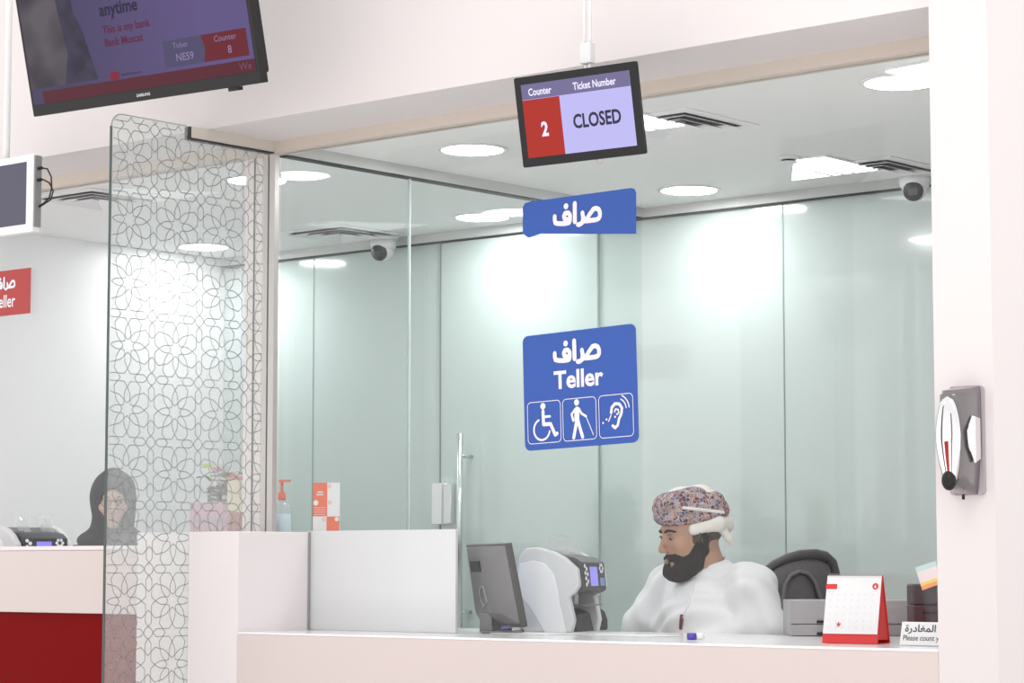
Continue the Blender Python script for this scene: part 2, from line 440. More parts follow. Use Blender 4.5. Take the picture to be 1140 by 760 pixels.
pA = [onz(884, 179.5, zz), onz(919, 176, zz), onz(977, 189.5, zz), onz(881.5, 201, zz)]
reflpatch(pA, 'slanted glowing reflection patch beside the far square vent')
off = onz(762, 140, zz) - onz(977, 189.5, zz)
reflpatch([p + off for p in pA], 'slanted glowing reflection patch partly behind the ticket number screen')
reflpatch([onz(986, 80.5, zz), onz(1040, 70, zz), onz(1060, 85, zz), onz(1040, 92, zz) + np.array([0, 0, 0])], 'glowing reflection patch tucked behind the pillar above the large round light')
def vent(cx, cy, label, proto=[], rz=0):
    if proto:
        q = proto[0].copy(); C.objects.link(q); q.location = (cx, cy, ZC); q['label'] = label
        for ch in proto[0].children:
            c = ch.copy(); C.objects.link(c); c.parent = q
        return q
    r = empty('ceiling_vent', (cx, cy, ZC), label, 'vent', group='square ceiling vents')
    def ring(h0, h1, z0, z1, t=.002):
        m = MB()
        for k in range(4):
            R = Matrix.Rotation(k * PI / 2, 4, 'Z')
            vs_ = [R @ Vector(p) for p in ((-h0, -h0, z0), (h0, -h0, z0), (h1, -h1, z1), (-h1, -h1, z1))]
            vt = [v + Vector((0, 0, t)) for v in vs_]
            m.add(vs_ + vt, [(0, 1, 2, 3), (7, 6, 5, 4), (0, 4, 5, 1), (2, 6, 7, 3)])
        return m
    MB().box(-.195, .195, -.195, .195, -.0012, -.0004).build('backing', mat('vent_shadow', (.05, .055, .055), .8), r)
    ring(.205, .165, -.003, -.006).build('frame', CEIL, r)
    for hh in (.165, .115, .068):
        ring(hh + .0, hh - .036, -.017, -.003).build('louvre', WHT, r)
    proto.append(r); return r
k = (ZC - CZ) / (2.6 - CZ)
for (x, y, l) in ((-4.79, 6.41, 'square ceiling vent just right of the ticket number screen'), (-4.79, 7.62, 'far square ceiling vent near the camera by the pillar'),
                  (-7.5, 7.6, 'square ceiling vent in the middle booth above the small white camera'), (-7.52, 6.25, 'square ceiling vent at far left, by the edge of the patterned glass')):
    vent(x * k, y * k, l)
# smoke detector
p = onz(878, 174.5, ZC)
sd = empty('smoke_detector', (p[0], p[1], ZC), 'small white round smoke detector on the booth ceiling', 'smoke detector')
MB().lathe([(.0, -.026), (.022, -.0255), (.030, -.022), (.032, -.0185)], 28, caps=False).build('cap', WHT, sd, smooth=True)
MB().lathe([(.026, -.018), (.026, -.012)], 28).build('sensor_slots', BLK, sd)
MB().lathe([(.032, -.0115), (.038, -.008), (.040, -.0005)], 28).build('base', WHT, sd, smooth=True)


def cctv(px, py, z, aim, label):
    p = onz(px, py, z); y = min(p[1], 8.015)
    p = ony(px, py, y)
    r = empty('security_camera', (p[0], y, ZC), label, 'camera')
    MB().lathe([(.066, -.0005), (.068, -.006), (.065, -.018), (.06, -.022)], 32).build('base', WHT, r, smooth=True)
    MB().lathe([(.06, -.0222), (.0585, -.045), (.054, -.060), (.048, -.064)], 32).build('housing', WHT, r, smooth=True)
    bl = MB().ell((0, 0, -.066), (.048, .048, .048), 28, 18).build('ball', WHT, r, smooth=True)
    d = Vector(aim).normalized(); R = d.to_track_quat('Z', 'Y').to_matrix().to_4x4()
    M = Matrix.Translation(Vector((0, 0, -.066)) + d * .031) @ R
    MB().lathe([(.0375, 0), (.0385, .012), (.036, .0185), (.0, .0190)], 28, caps=False).xf(M).build('lens_face', mat('camera_window', (.045, .045, .055), .15), bl, smooth=True)
    MB().box(-.017, .017, -.013, .013, .0191, .0205).xf(M).build('lens', mat('camera_lens', (.10, .10, .12), .1), bl)
    return r
cctv(427, 262, ZC, (.2, -1.1, -.5), 'white turret security camera seen through the green side glass')
cctv(1018, 191, ZC, (.42, -1, -.42), 'white turret security camera beside the right pillar')

# ------------------------------------------------------------------ signs on the glass
def panel_empty(name, c, label, cat, yaw=0., tilt=0., roll=0.):
    o = bpy.data.objects.new(name, None); C.objects.link(o); o.empty_display_size = .05
    o.matrix_world = Matrix.Translation([float(v) for v in c]) @ Matrix.Rotation(yaw, 4, 'Z') @ Matrix.Rotation(PI / 2 + tilt, 4, 'X') @ Matrix.Rotation(roll, 4, 'Z')
    return tag(o, label, cat)
AR = lambda s: s[::-1]
SARRAF = AR('\uFEBB\uFEAE\uFE8D\uFED1')


def arabic_sarraf(name, parent, x, y, z, w_, m):
    """the word drawn in broad geometric strokes, right to left"""
    s = w_ / 226.; t = 17.5 * s
    def T(pts): return [(x + (a - 356) * s, y - (b + .115 * (a - 356) - 220) * s * .84) for a, b in pts]
    b = MB()
    b.ribbon(T([(392, 245), (402, 246), (440, 241), (452, 236), (458, 226), (458, 208), (452, 196), (440, 192), (428, 196), (410, 220), (398, 240)]), t, z)   # sad
    b.ribbon(T([(402, 246), (388, 244), (384, 232)]), t, z)
    b.ribbon(T([(379, 212), (382, 235), (378, 254), (366, 262), (358, 262)]), t, z)            # ra
    b.ribbon(T([(402, 246), (380, 247)]), t, z)
    b.ribbon(T([(344, 172), (344, 250)]), t * 1.05, z)                                          # alef
    b.ribbon(T([(322, 228), (322, 244), (318, 254), (296, 259), (268, 259), (254, 256), (251, 244), (251, 228)]), t, z)  # feh
    b.ribbon(T([(322, 240), (322, 222), (314, 212), (300, 214), (294, 226), (297, 238), (310, 242), (322, 241)]), t, z)
    b.disc(*T([(304, 184)])[0], t * .62, z)
    return b.build(name, m, parent)


sc_ = ony(645, 431, 5.981)
sg = panel_empty('accessibility_sign', (-4.8496, 5.984, 1.7061), 'square blue teller sign with three white accessibility symbols', 'sign', 0, 0, math.radians(1.74))
W, H = .458, .368
MB().prism(rrect(-W / 2, W / 2, -H / 2, H / 2, .022), -.001, .001).build('sign_plate', BLUE, sg, auto=True)
k = W / (628 - 95)
arabic_sarraf('arabic_word', sg, -.004, .115, .0022, .195, LETTER)
text('english_word', 'Teller', .078, LETTER, sg, -.003, .029, .0022, bold=.0022, sx=1.05)
bw = [(-.214, -.078), (-.068, .066), (.078, .212)]
hh = (-.163, -.031)
o = MB()
for (a, b) in bw: o.ribbon(rrect(a, b, hh[0], hh[1], .014), .0022, .0018, closed=True, caps=False)
o.build('symbol_frames', LETTER, sg)
def ico(x, y): return lambda pts, s=1.: [(x + a * s, y + b * s) for a, b in pts]
wc = MB(); T = ico(-.146, -.098)
wc.disc(-.150, -.046, .0105, .0018)
wc.ribbon(T([(-.004, .036), (-.003, -.006), (.026, -.006), (.044, -.042), (.052, -.038)]), .012, .0018)
wc.ribbon(T([(-.002, .018), (.024, .018)]), .008, .0018)
wc.ribbon(T([(-.010 + .033 * math.cos(a), -.022 + .033 * math.sin(a)) for a in np.linspace(PI * .62, PI * 1.93, 20)]), .007, .0018)
wc.build('wheelchair_symbol', LETTER, sg)
bd = MB(); T = ico(-.005, -.094)
bd.disc(-.012, -.044, .0100, .0018)
bd.ribbon(T([(-.006, .027), (-.008, -.004)]), .020, .0018)
bd.ribbon(T([(-.008, -.004), (-.014, -.030), (-.022, -.060)]), .012, .0018)
bd.ribbon(T([(-.004, -.004), (.004, -.030), (.014, -.060)]), .012, .0018)
bd.ribbon(T([(-.012, .030), (-.028, .014), (-.022, -.006)]), .008, .0018)
bd.ribbon(T([(.002, .030), (.012, .014), (.030, .004)]), .008, .0018)
bd.ribbon(T([(.030, .004), (.058, -.056)]), .003, .0018)
bd.build('white_cane_symbol', LETTER, sg)
er = MB(); T = ico(.145, -.094)
er.ribbon(T([(-.020, .008), (-.017, .024), (-.004, .035), (.013, .033), (.023, .020), (.020, .002), (.010, -.014), (.005, -.032), (-.006, -.040), (-.015, -.033)]), .0095, .0018)
er.ribbon(T([(-.006, .010), (-.002, .018), (.008, .016), (.010, .004)]), .005, .0018)
for r0 in (.034, .046): er.ribbon(T([(.006 + r0 * math.cos(a), .016 + r0 * math.sin(a)) for a in np.linspace(.1, 1.15, 8)]), .004, .0018)
for q in ((-.052, -.022), (-.038, -.012), (-.004, -.006), (.004, .002)): er.disc(.145 + q[0], -.094 + q[1], .0035, .0018, 10)
er.ribbon(T([(-.030, -.018), (-.020, .000)]), .004, .0018)
er.build('hearing_symbol', LETTER, sg)
# cropped upper sign
def onp(px, py, Y): p = ony(px, py, Y); return p
c0 = ony(645, 240, 5.984)
us = panel_empty('upper_blue_sign', c0, 'blue Arabic sign cut off straight along its bottom, above the square blue sign', 'sign')
raw = [(582, 262.5), (586.5, 262.5), (588.5, 264.4), (593, 264.0), (601, 262.3), (707.7, 262), (708, 214.5), (706.5, 210.5), (703, 209.3), (590, 224.2), (584.5, 226), (582.2, 231)]
raw = [(582.2, 260), (586.2, 263.2), (588.5, 264.6), (602, 260.2), (708.2, 260.2), (708, 214.5), (706.5, 210.3), (703, 209.2), (590, 224.4), (584.5, 226.2), (582.2, 231)]
pl = []
for q in raw:
    w3 = ony(q[0], q[1], 5.984) - c0; pl.append((w3[0], w3[2]))
MB().prism(pl, -.001, .001).build('sign_plate', BLUE, us, auto=True)
t0 = ony(643.5, 239, 5.984) - c0
arabic_sarraf('arabic_word', us, t0[0], t0[2], .0022, .20, LETTER)
# red sign far left
c0 = ony(17, 325, 5.981)
rs = panel_empty('red_teller_sign', (ony(34, 325, 5.981)[0] - .23, 5.981, c0[2]), 'red teller sign on the glass at the far left edge', 'sign')
MB().box(-.23, .23, -.089, .089, -.001, .001).build('sign_plate', REDS, rs)
arabic_sarraf('arabic_word', rs, .075, .036, .0022, .13, LETTER)
text('english_word', 'Teller', .07, LETTER, rs, .07, -.035, .0022, bold=.001, sx=.8)

# ------------------------------------------------------------------ hanging ticket screen
ts = panel_empty('ticket_screen', (-4.3378, 5.35, 2.4227), 'hanging black screen reading CLOSED for counter 2', 'screen', math.radians(4.7), math.radians(10.8))
w2, h2 = .21, .1296
MB().prism(rrect(-w2, w2, -h2, h2, .006), -.013, 0).build('casing', BLK, ts, auto=True, bevel=.002)
sw, sh0, sh1 = .186, -.104, .107
def em(name, col, s=1.): return mat(name, (.0, .0, .0), .35, emit=col, es=s, spec=.12)
MB().quad([(-sw, sh0, .0008), (sw, sh0, .0008), (sw, sh1, .0008), (-sw, sh1, .0008)]).build('display', em('screen_lilac', (.47, .45, .80), .92), ts)
MB().quad([(-sw, .063, .0014), (sw, .063, .0014), (sw, sh1, .0014), (-sw, sh1, .0014)]).build('header_bar', em('screen_slate', (.155, .135, .26)), ts)
MB().quad([(-sw, sh0, .0014), (-.057, sh0, .0014), (-.057, .062, .0014), (-sw, .062, .0014)]).build('number_field', em('screen_red', (.37, .030, .022)), ts)
text('counter_word', 'Counter', .029, em('screen_white', (.75, .72, .88)), ts, -.122, .082, .002, bold=.0007, sx=.80)
text('ticket_word', 'Ticket Number', .029, em('screen_white', 0), ts, .066, .082, .002, bold=.0007, sx=.80)
text('number', '2', .056, em('screen_white', 0), ts, -.118, -.028, .002, bold=.002, sx=.85)
text('closed_word', 'CLOSED', .055, em('screen_ink', (.035, .03, .06)), ts, .063, -.018, .002, bold=.0016, sx=.80)
hook = ts
rg = MB().tube([(.045 + .011 * math.cos(a), -.1296 + .011 * math.sin(a) * 1.0, -.016) for a in np.linspace(PI, 2 * PI, 10)], .0015, 6).build('cable_loop', mat('cream_cable', (.6, .55, .45), .5), ts, smooth=True)
# suspension pole, world vertical
tp = bpy.data.objects.new('hanging_pole', None); C.objects.link(tp)
pb = ony(654, 71, 5.37)
tp.location = (pb[0], 5.37, pb[2]); tag(tp, 'thin white double pole holding up the ticket number screen', 'pole')
MB().tube([(-.010, 0, .04), (-.010, 0, 3.9 - pb[2])], .0045, 10).tube([(.010, 0, .04), (.010, 0, 3.9 - pb[2])], .0045, 10).build('rods', WHT, tp, smooth=True)
MB().box(-.019, .019, -.012, .012, .0, .06).build('clamp', LG, tp, bevel=.002)
MB().tube([(-.007, 0, -.03), (-.007, 0, .0)], .004, 8).tube([(.007, 0, -.03), (.007, 0, .0)], .004, 8).build('lower_stub', WHT, tp, smooth=True)

# ------------------------------------------------------------------ television
tv = panel_empty('television', (-5.9894, 5.1, 2.9251), 'large black wall television tilted down at upper left', 'television', math.radians(5.28), math.radians(13.6))
tw, th = .5035, .288
MB().box(-tw, tw, -th, th, -.035, 0).build('bezel', mat('tv_bezel', (.028, .026, .027), .4, spec=.15), tv, bevel=.003)
MB().box(-tw + .05, tw - .02, -th + .03, th - .05, -.075, -.036).build('rear_shell', BLK, tv, bevel=.01)
m = bpy.data.materials.new('tv_picture'); m.use_nodes = True; nt = m.node_tree; b = nt.nodes['Principled BSDF']
b.inputs['Base Color'].default_value = (.005, .005, .008, 1); b.inputs['Roughness'].default_value = .3; b.inputs['Specular IOR Level'].default_value = .12
tc = nt.nodes.new('ShaderNodeTexCoord'); sx_ = nt.nodes.new('ShaderNodeSeparateXYZ'); nt.links.new(tc.outputs['Object'], sx_.inputs[0])
mr = nt.nodes.new('ShaderNodeMapRange'); mr.inputs['From Min'].default_value = -.3; mr.inputs['From Max'].default_value = .3
nt.links.new(sx_.outputs['X'], mr.inputs['Value'])
cr = nt.nodes.new('ShaderNodeValToRGB'); cr.color_ramp.elements[0].color = (.070, .055, .125, 1); cr.color_ramp.elements[1].color = (.125, .090, .245, 1)
nt.links.new(mr.outputs[0], cr.inputs[0]); nt.links.new(cr.outputs[0], b.inputs['Emission Color']); b.inputs['Emission Strength'].default_value = .70
dx0, dx1, dy0, dy1 = -tw + .013, tw - .013, -th + .038, th - .013
MB().quad([(dx0, dy0, .0008), (dx1, dy0, .0008), (dx1, dy1, .0008), (dx0, dy1, .0008)]).build('display', m, tv)
def figmat(name, c0_, c1_, sc):
    m = bpy.data.materials.new(name); m.use_nodes = True; nt = m.node_tree; b = nt.nodes['Principled BSDF']
    b.inputs['Base Color'].default_value = (.006, .006, .006, 1); b.inputs['Roughness'].default_value = .35; b.inputs['Specular IOR Level'].default_value = .12
    tc = nt.nodes.new('ShaderNodeTexCoord'); n = nt.nodes.new('ShaderNodeTexNoise'); n.inputs['Scale'].default_value = sc; n.inputs['Detail'].default_value = 1.5
    nt.links.new(tc.outputs['Object'], n.inputs['Vector']); r = nt.nodes.new('ShaderNodeValToRGB')
    r.color_ramp.elements[0].position = .38; r.color_ramp.elements[1].position = .62
    r.color_ramp.elements[0].color = (*c0_, 1); r.color_ramp.elements[1].color = (*c1_, 1)
    nt.links.new(n.outputs['Fac'], r.inputs[0]); nt.links.new(r.outputs[0], b.inputs['Emission Color']); b.inputs['Emission Strength'].default_value = 1
    return m
# photo region on the display: blurred grey picture on the left, dark jacket edge
MB().quad([(dx0, dy0 + .052, .0014), (-.20, dy0 + .052, .0014), (-.25, .02, .0014), (-.28, dy1, .0014), (dx0, dy1, .0014)]).build('blurred_picture', figmat('tv_grey_blur', (.036, .030, .040), (.085, .072, .088), 6), tv)
MB().quad([(-.33, dy0 + .052, .0018), (-.183, dy0 + .052, .0018), (-.222, -.03, .0018), (-.252, .03, .0018), (-.252, dy1, .0018), (-.34, dy1, .0018), (-.315, .02, .0018), (-.300, -.10, .0018)]).build('dark_figure', figmat('tv_dark_figure', (.022, .018, .036), (.038, .032, .062), 12), tv)
MB().quad([(dx0 + .05, dy0, .0020), (dx1 - .0, dy0, .0020), (dx1, dy0 + .040, .0020), (dx0 + .05, dy0 + .040, .0020)]).build('red_banner', em('tv_red_band', (.090, .018, .028), .9), tv)
ink = em('tv_ink', (.02, .016, .035)); rink = em('tv_red_ink', (.095, .012, .035)); pale = em('tv_pale', (.20, .15, .27))
text('headline', 'anywhere,', .058, ink, tv, -.132, .078, .0022, align='LEFT', bold=.0014, sx=.92)
text('headline', 'anytime', .058, ink, tv, -.132, .018, .0022, align='LEFT', bold=.0014, sx=.92)
text('slogan', 'This is my bank', .037, rink, tv, -.130, -.046, .0022, align='LEFT', bold=.0006, sx=.9)
text('slogan', 'Bank Muscat', .037, rink, tv, -.130, -.088, .0022, align='LEFT', bold=.0006, sx=.9)
MB().prism(rrect(.120, .295, -.198, -.112, .006), .001, .0022).build('ticket_field', em('tv_slate', (.062, .055, .115)), tv)
MB().prism([(.285, -.198), (.472, -.198), (.472, -.112), (.285, -.112), (.297, -.155)], .001, .0026).build('counter_field', em('tv_red', (.115, .014, .022)), tv)
text('ticket_word', 'Ticket', .025, pale, tv, .195, -.132, .0032)
text('ticket_number', 'NE59', .034, pale, tv, .208, -.171, .0032, bold=.0005)
text('counter_word', 'Counter', .027, pale, tv, .385, -.132, .0032)
text('counter_number', '8', .034, pale, tv, .398, -.171, .0032, bold=.0005)
text('banner_word', 'We', .034, em('tv_pale2', (.13, .055, .085)), tv, .452, dy0 + .020, .0032, bold=.0003)
MB().prism(rrect(-.128, -.086, -.209, -.182, .012), .001, .0022).build('red_badge', em('tv_badge', (.17, .015, .035)), tv)
text('badge_text', 'BankMuscat.com', .013, ink, tv, -.075, -.196, .0022, align='LEFT')
text('maker_name', 'SAMSUNG', .013, mat('silver_print', (.6, .6, .6), .4), tv, .005, -th + .018, .0012, bold=.0003)
MB().box(.36, .40, -th - .012, -th - .0005, -.03, -.005).build('sensor_nub', BLK, tv)
MB().box(-.012, .012, -.012, .012, 0, .22).build('mount_arm', DG, tv).matrix_basis = Matrix.Translation((0, .0, -.29))

# ------------------------------------------------------------------ white framed screen at left edge
ry = ony(37, 212, 5.35)
ws = panel_empty('framed_screen', (ry[0] - .2, 5.35, ony(37, 214, 5.35)[2]), 'white framed ticket screen at the far left edge, with two black cables', 'screen', 0, 0)
MB().prism(rrect(-.2, .2, -.136, .136, .004), -.03, 0).build('casing', WHT, ws, auto=True)
MB().quad([(-.185, -.108, .0008), (.162, -.108, .0008), (.162, .112, .0008), (-.185, .112, .0008)]).build('display', mat('dark_display', (.035, .032, .055), .2, emit=(.03, .027, .05), es=.8), ws)
MB().box(.201, .207, -.12, .13, -.03, -.002).build('side_strip', mat('grey_strip', (.25, .25, .25), .5), ws)
cb = MB()
cb.tube([(.207, .085, -.016), (.225, .085, -.016), (.25, .08, -.02), (.272, .05, -.02), (.276, .01, -.02), (.262, -.025, -.02), (.235, -.04, -.018), (.205, -.048, -.02)], .0028, 8)
cb.tube([(.207, .044, -.014), (.235, .043, -.014), (.262, .03, -.02), (.282, .0, -.022), (.27, -.03, -.022), (.24, -.042, -.018), (.205, -.050, -.024)], .0028, 8)
cb.tube([(.207, .085, -.016), (.226, .085, -.016)], .006, 8); cb.tube([(.207, .044, -.014), (.226, .044, -.014)], .006, 8)
cb.build('cables', BLK, ws, smooth=True)
MB().tube([(0, .1, -.036), (0, 1.2, -.036)], .012, 12).build('hanging_rod', WHT, ws, smooth=True)

# ------------------------------------------------------------------ signed distance modelling
def ell(P, c, r, R=None):
    q = P - np.array(c, np.float32)
    if R is not None: q = q @ np.array(R, np.float32)
    r = np.array(r, np.float32); k0 = np.sqrt(((q / r) ** 2).sum(1)); k1 = np.sqrt(((q / (r * r)) ** 2).sum(1)) + 1e-9
    return k0 * (k0 - 1) / k1
def rc(P, a, b, ra, rb):
    a = np.array(a, np.float32); b = np.array(b, np.float32); d = b - a
    h = np.clip(((P - a) @ d) / max(float(d @ d), 1e-9), 0, 1)
    return np.sqrt(((P - a - h[:, None] * d) ** 2).sum(1)) - (ra + (rb - ra) * h)
def smin(a, b, k):
    h = np.clip(.5 + .5 * (b - a) / k, 0, 1); return b + (a - b) * h - k * h * (1 - h)
def smax(a, b, k): return -smin(-a, -b, k)
def uni(L, k):
    r = L[0]
    for x in L[1:]: r = smin(r, x, k)
    return r


def surfnet(name, f, lo, hi, h, m, parent, sm=2):
    lo = np.array(lo, float); hi = np.array(hi, float); B = 6
    n = (np.ceil((hi - lo) / h / B).astype(int)) * B + 1
    cn = (n - 1) // B
    ax = [lo[i] + (np.arange(cn[i]) + .5) * h * B for i in range(3)]
    G = np.stack(np.meshgrid(*ax, indexing='ij'), -1).reshape(-1, 3).astype(np.float32)
    cv = f(G).reshape(cn)
    act = np.abs(cv) < h * B * 1.35
    V = np.ones(n, np.float32)
    V[:-1, :-1, :-1] = np.repeat(np.repeat(np.repeat(np.sign(cv), B, 0), B, 1), B, 2)
    A = np.zeros(n, bool)
    rp = np.repeat(np.repeat(np.repeat(act, B, 0), B, 1), B, 2)
    for dx_ in (0, 1):
        for dy_ in (0, 1):
            for dz_ in (0, 1): A[dx_:dx_ + n[0] - 1, dy_:dy_ + n[1] - 1, dz_:dz_ + n[2] - 1] |= rp
    idx = np.argwhere(A); pts = (lo + idx * h).astype(np.float32)
    out = np.empty(len(pts), np.float32)
    for i in range(0, len(pts), 400000): out[i:i + 400000] = f(pts[i:i + 400000])
    V[A] = out
    for a_ in range(3):
        sl = [slice(None)] * 3; sl[a_] = 0; V[tuple(sl)] = 1; sl[a_] = -1; V[tuple(sl)] = 1
    ins = V < 0
    N = n - 1
    acc = np.zeros((*N, 3), np.float32); cnt = np.zeros(N, np.float32)
    def sl3(o): return tuple(slice(o[i], o[i] + N[i]) for i in range(3))
    cr_ = [(a, b, c) for a in (0, 1) for b in (0, 1) for c in (0, 1)]
    mixed = np.zeros(N, bool); base = ins[sl3((0, 0, 0))]
    for o in cr_[1:]: mixed |= ins[sl3(o)] != base
    ids = np.argwhere(mixed)
    acc = np.zeros((len(ids), 3)); cnt = np.zeros(len(ids))
    def at(o): return V[ids[:, 0] + o[0], ids[:, 1] + o[1], ids[:, 2] + o[2]]
    for o in cr_:
        for a_ in range(3):
            if o[a_] == 0:
                p = list(o); p[a_] = 1; va, vb = at(o), at(p); s = (va < 0) != (vb < 0)
                t = np.where(s, va / np.where(va - vb == 0, 1, va - vb), 0)
                q = np.tile(np.array(o, float), (len(ids), 1)); q[:, a_] += t
                acc[s] += q[s]; cnt[s] += 1
    vert = lo + (ids + acc / cnt[:, None]) * h
    num = -np.ones(N, np.int64); num[tuple(ids.T)] = np.arange(len(ids))
    faces = []
    for a_ in range(3):
        b_, c_ = (a_ + 1) % 3, (a_ + 2) % 3
        sa = [slice(0, n[i] - (1 if i == a_ else 0)) for i in range(3)]; sb = list(sa); sb[a_] = slice(1, n[a_])
        x = ins[tuple(sa)] != ins[tuple(sb)]; e = np.argwhere(x)
        e = e[(e[:, b_] > 0) & (e[:, c_] > 0) & (e[:, b_] < N[b_]) & (e[:, c_] < N[c_])]
        inn = ins[tuple(e.T)]
        def g(db, dc):
            q = e.copy(); q[:, b_] -= db; q[:, c_] -= dc; return num[tuple(q.T)]
        Q = np.stack([g(1, 1), g(0, 1), g(0, 0), g(1, 0)], 1)
        Q[~inn] = Q[~inn][:, ::-1]; faces.append(Q)
    Fc = np.concatenate(faces); Fc = Fc[(Fc >= 0).all(1)]
    # light smoothing
    for _ in range(sm):
        s = np.zeros_like(vert); c = np.zeros(len(vert))
        for i in range(4):
            a, b = Fc[:, i], Fc[:, (i + 1) % 4]
            np.add.at(s, a, vert[b]); np.add.at(c, a, 1); np.add.at(s, b, vert[a]); np.add.at(c, b, 1)
        vert = vert * .5 + .5 * s / np.maximum(c, 1)[:, None]
    me = bpy.data.meshes.new(name); me.from_pydata(vert.tolist(), [], Fc.tolist()); me.update()
    return link(name, me, m, parent, smooth=True)


class Frame:
    def __init__(s, o, yaw, pitch=0., roll=0., sc=1.):
        """local x forward, y left, z up; yaw measured from +x of the parent; positive pitch looks down"""
        R = Matrix.Rotation(yaw, 3, 'Z') @ Matrix.Rotation(pitch, 3, 'Y') @ Matrix.Rotation(roll, 3, 'X')
        s.R = np.array(R, float); s.o = np.array(o, float); s.sc = sc
    def inv(s, P): return (((P - s.o.astype(np.float32)) @ s.R.astype(np.float32)) / s.sc).astype(np.float32)
    def pt(s, p): return s.o + s.R @ (np.array(p, float) * s.sc)
    def mtx(s): return Matrix.Translation(s.o) @ Matrix(s.R.tolist()).to_4x4() @ Matrix.Scale(s.sc, 4)


def head_sdf(Q, female=False):
    sk = ell(Q, (-.014, 0, .03), (.098, .076, .09))
    fc = ell(Q, (.03, 0, -.035), (.060, .058, .078))
    d = smin(sk, fc, .03)
    d = smin(d, rc(Q, (-.005, .048, -.05), (.064, .012, -.092), .02, .018), .025)
    d = smin(d, rc(Q, (-.005, -.048, -.05), (.064, -.012, -.092), .02, .018), .025)
    d = smin(d, ell(Q, (.074, 0, -.097), (.019, .02, .017)), .02)
    d = smin(d, rc(Q, (.079, -.032, .021), (.079, .032, .021), .010, .010), .016)
    for s in (1, -1):
        d = smin(d, ell(Q, (.062, s * .042, -.026), (.022, .018, .02)), .02)
        d = smax(d, -ell(Q, (.104, s * .032, .0), (.022, .018, .012)), .010)
    d = smin(d, rc(Q, (.088, 0, .006), (.108, 0, -.034), .0065, .0105), .010)
    for s in (1, -1): d = smin(d, ell(Q, (.1, s * .012, -.04), (.012, .008, .008)), .006)
    d = smin(d, rc(Q, (.090, -.016, -.066), (.090, .016, -.066), .006, .006), .008)
    d = smin(d, rc(Q, (.089, -.013, -.0775), (.089, .013, -.0775), .0065, .0065), .007)
    for s in (1, -1):
        R = Matrix.Rotation(s * .35, 3, 'Z')
        e = ell(Q, (-.008, s * .077, -.012), (.017, .007, .032), R)
        e = smax(e, -ell(Q, (-.002, s * .086, -.008), (.009, .008, .018)), .004)
        d = smin(d, e, .006)
    return d


def robe_folds(P, amp=.004):
    x, y, z = P[:, 0], P[:, 1], P[:, 2]
    return amp * (np.sin(38 * x + 22 * z + 9 * np.sin(11 * y + 7 * z)) * .6 + np.sin(30 * y - 46 * z + 5 * np.sin(14 * x)) * .5)


SKIN = vary(mat('warm_brown_skin', (.47, .275, .185), .5, spec=.35), 25, .06)
SKIN2 = vary(mat('light_skin', (.62, .42, .34), .5, spec=.35), 25, .05)
ROBE = vary(mat('white_cotton_robe', (.84, .845, .86), .8, spec=.2), 4, .02, bump=.25, bscale=60)
HAIR = vary(mat('black_hair', (.022, .018, .017), .75, spec=.2), 120, .5, bump=.9, bscale=220)
EYEW = mat('eye_white', (.40, .35, .33), .3); IRIS = mat('dark_iris', (.025, .015, .01), .15)

# turban cloth: paisley-like cells
m = bpy.data.materials.new('patterned_turban_cloth'); m.use_nodes = True; nt = m.node_tree; b = nt.nodes['Principled BSDF']
b.inputs['Roughness'].default_value = .85; tc = nt.nodes.new('ShaderNodeTexCoord')
def N(t, **k):
    n = nt.nodes.new(t)
    for a, v in k.items(): n.inputs[a].default_value = v
    return n
L_ = nt.links.new
ns = N('ShaderNodeTexNoise', Scale=60.); L_(tc.outputs['Object'], ns.inputs['Vector'])
va = nt.nodes.new('ShaderNodeVectorMath'); va.operation = 'MULTIPLY_ADD'; va.inputs[1].default_value = (.012, .012, .012); L_(ns.outputs['Color'], va.inputs[0]); L_(tc.outputs['Object'], va.inputs[2])
v1 = N('ShaderNodeTexVoronoi', Scale=74.); L_(va.outputs[0], v1.inputs['Vector'])
sep = nt.nodes.new('ShaderNodeSeparateColor'); L_(v1.outputs['Color'], sep.inputs[0])
r1 = nt.nodes.new('ShaderNodeValToRGB'); r1.color_ramp.interpolation = 'CONSTANT'
els = [(0, (.14, .022, .035)), (.2, (.42, .34, .34)), (.34, (.10, .11, .20)), (.5, (.20, .05, .05)), (.64, (.30, .24, .28)), (.8, (.42, .22, .12)), (.9, (.05, .04, .06))]
while len(r1.color_ramp.elements) < len(els): r1.color_ramp.elements.new(.5)
for e, (p_, c_2) in zip(r1.color_ramp.elements, els): e.position = p_; e.color = (*c_2, 1)
L_(sep.outputs[0], r1.inputs[0])
v2 = N('ShaderNodeTexVoronoi', Scale=74.); v2.feature = 'DISTANCE_TO_EDGE'; L_(va.outputs[0], v2.inputs['Vector'])
r2 = nt.nodes.new('ShaderNodeValToRGB'); r2.color_ramp.elements[0].position = .04; r2.color_ramp.elements[1].position = .08
L_(v2.outputs['Distance'], r2.inputs[0])
mx = nt.nodes.new('ShaderNodeMix'); mx.data_type = 'RGBA'; mx.inputs[6].default_value = (.50, .43, .43, 1); L_(r2.outputs[0], mx.inputs[0]); L_(r1.outputs[0], mx.inputs[7])
v3 = N('ShaderNodeTexVoronoi', Scale=190.); L_(tc.outputs['Object'], v3.inputs['Vector'])
mm = nt.nodes.new('ShaderNodeMath'); mm.operation = 'LESS_THAN'; mm.inputs[1].default_value = .28; L_(v3.outputs['Distance'], mm.inputs[0])
mx2 = nt.nodes.new('ShaderNodeMix'); mx2.data_type = 'RGBA'; mx2.inputs[7].default_value = (.13, .10, .17, 1); L_(mm.outputs[0], mx2.inputs[0]); L_(mx.outputs[2], mx2.inputs[6])
L_(mx2.outputs[2], b.inputs['Base Color'])
TURB = m
CREAM = vary(mat('cream_turban_cloth', (.78, .76, .70), .85), 30, .04, bump=.3, bscale=120)

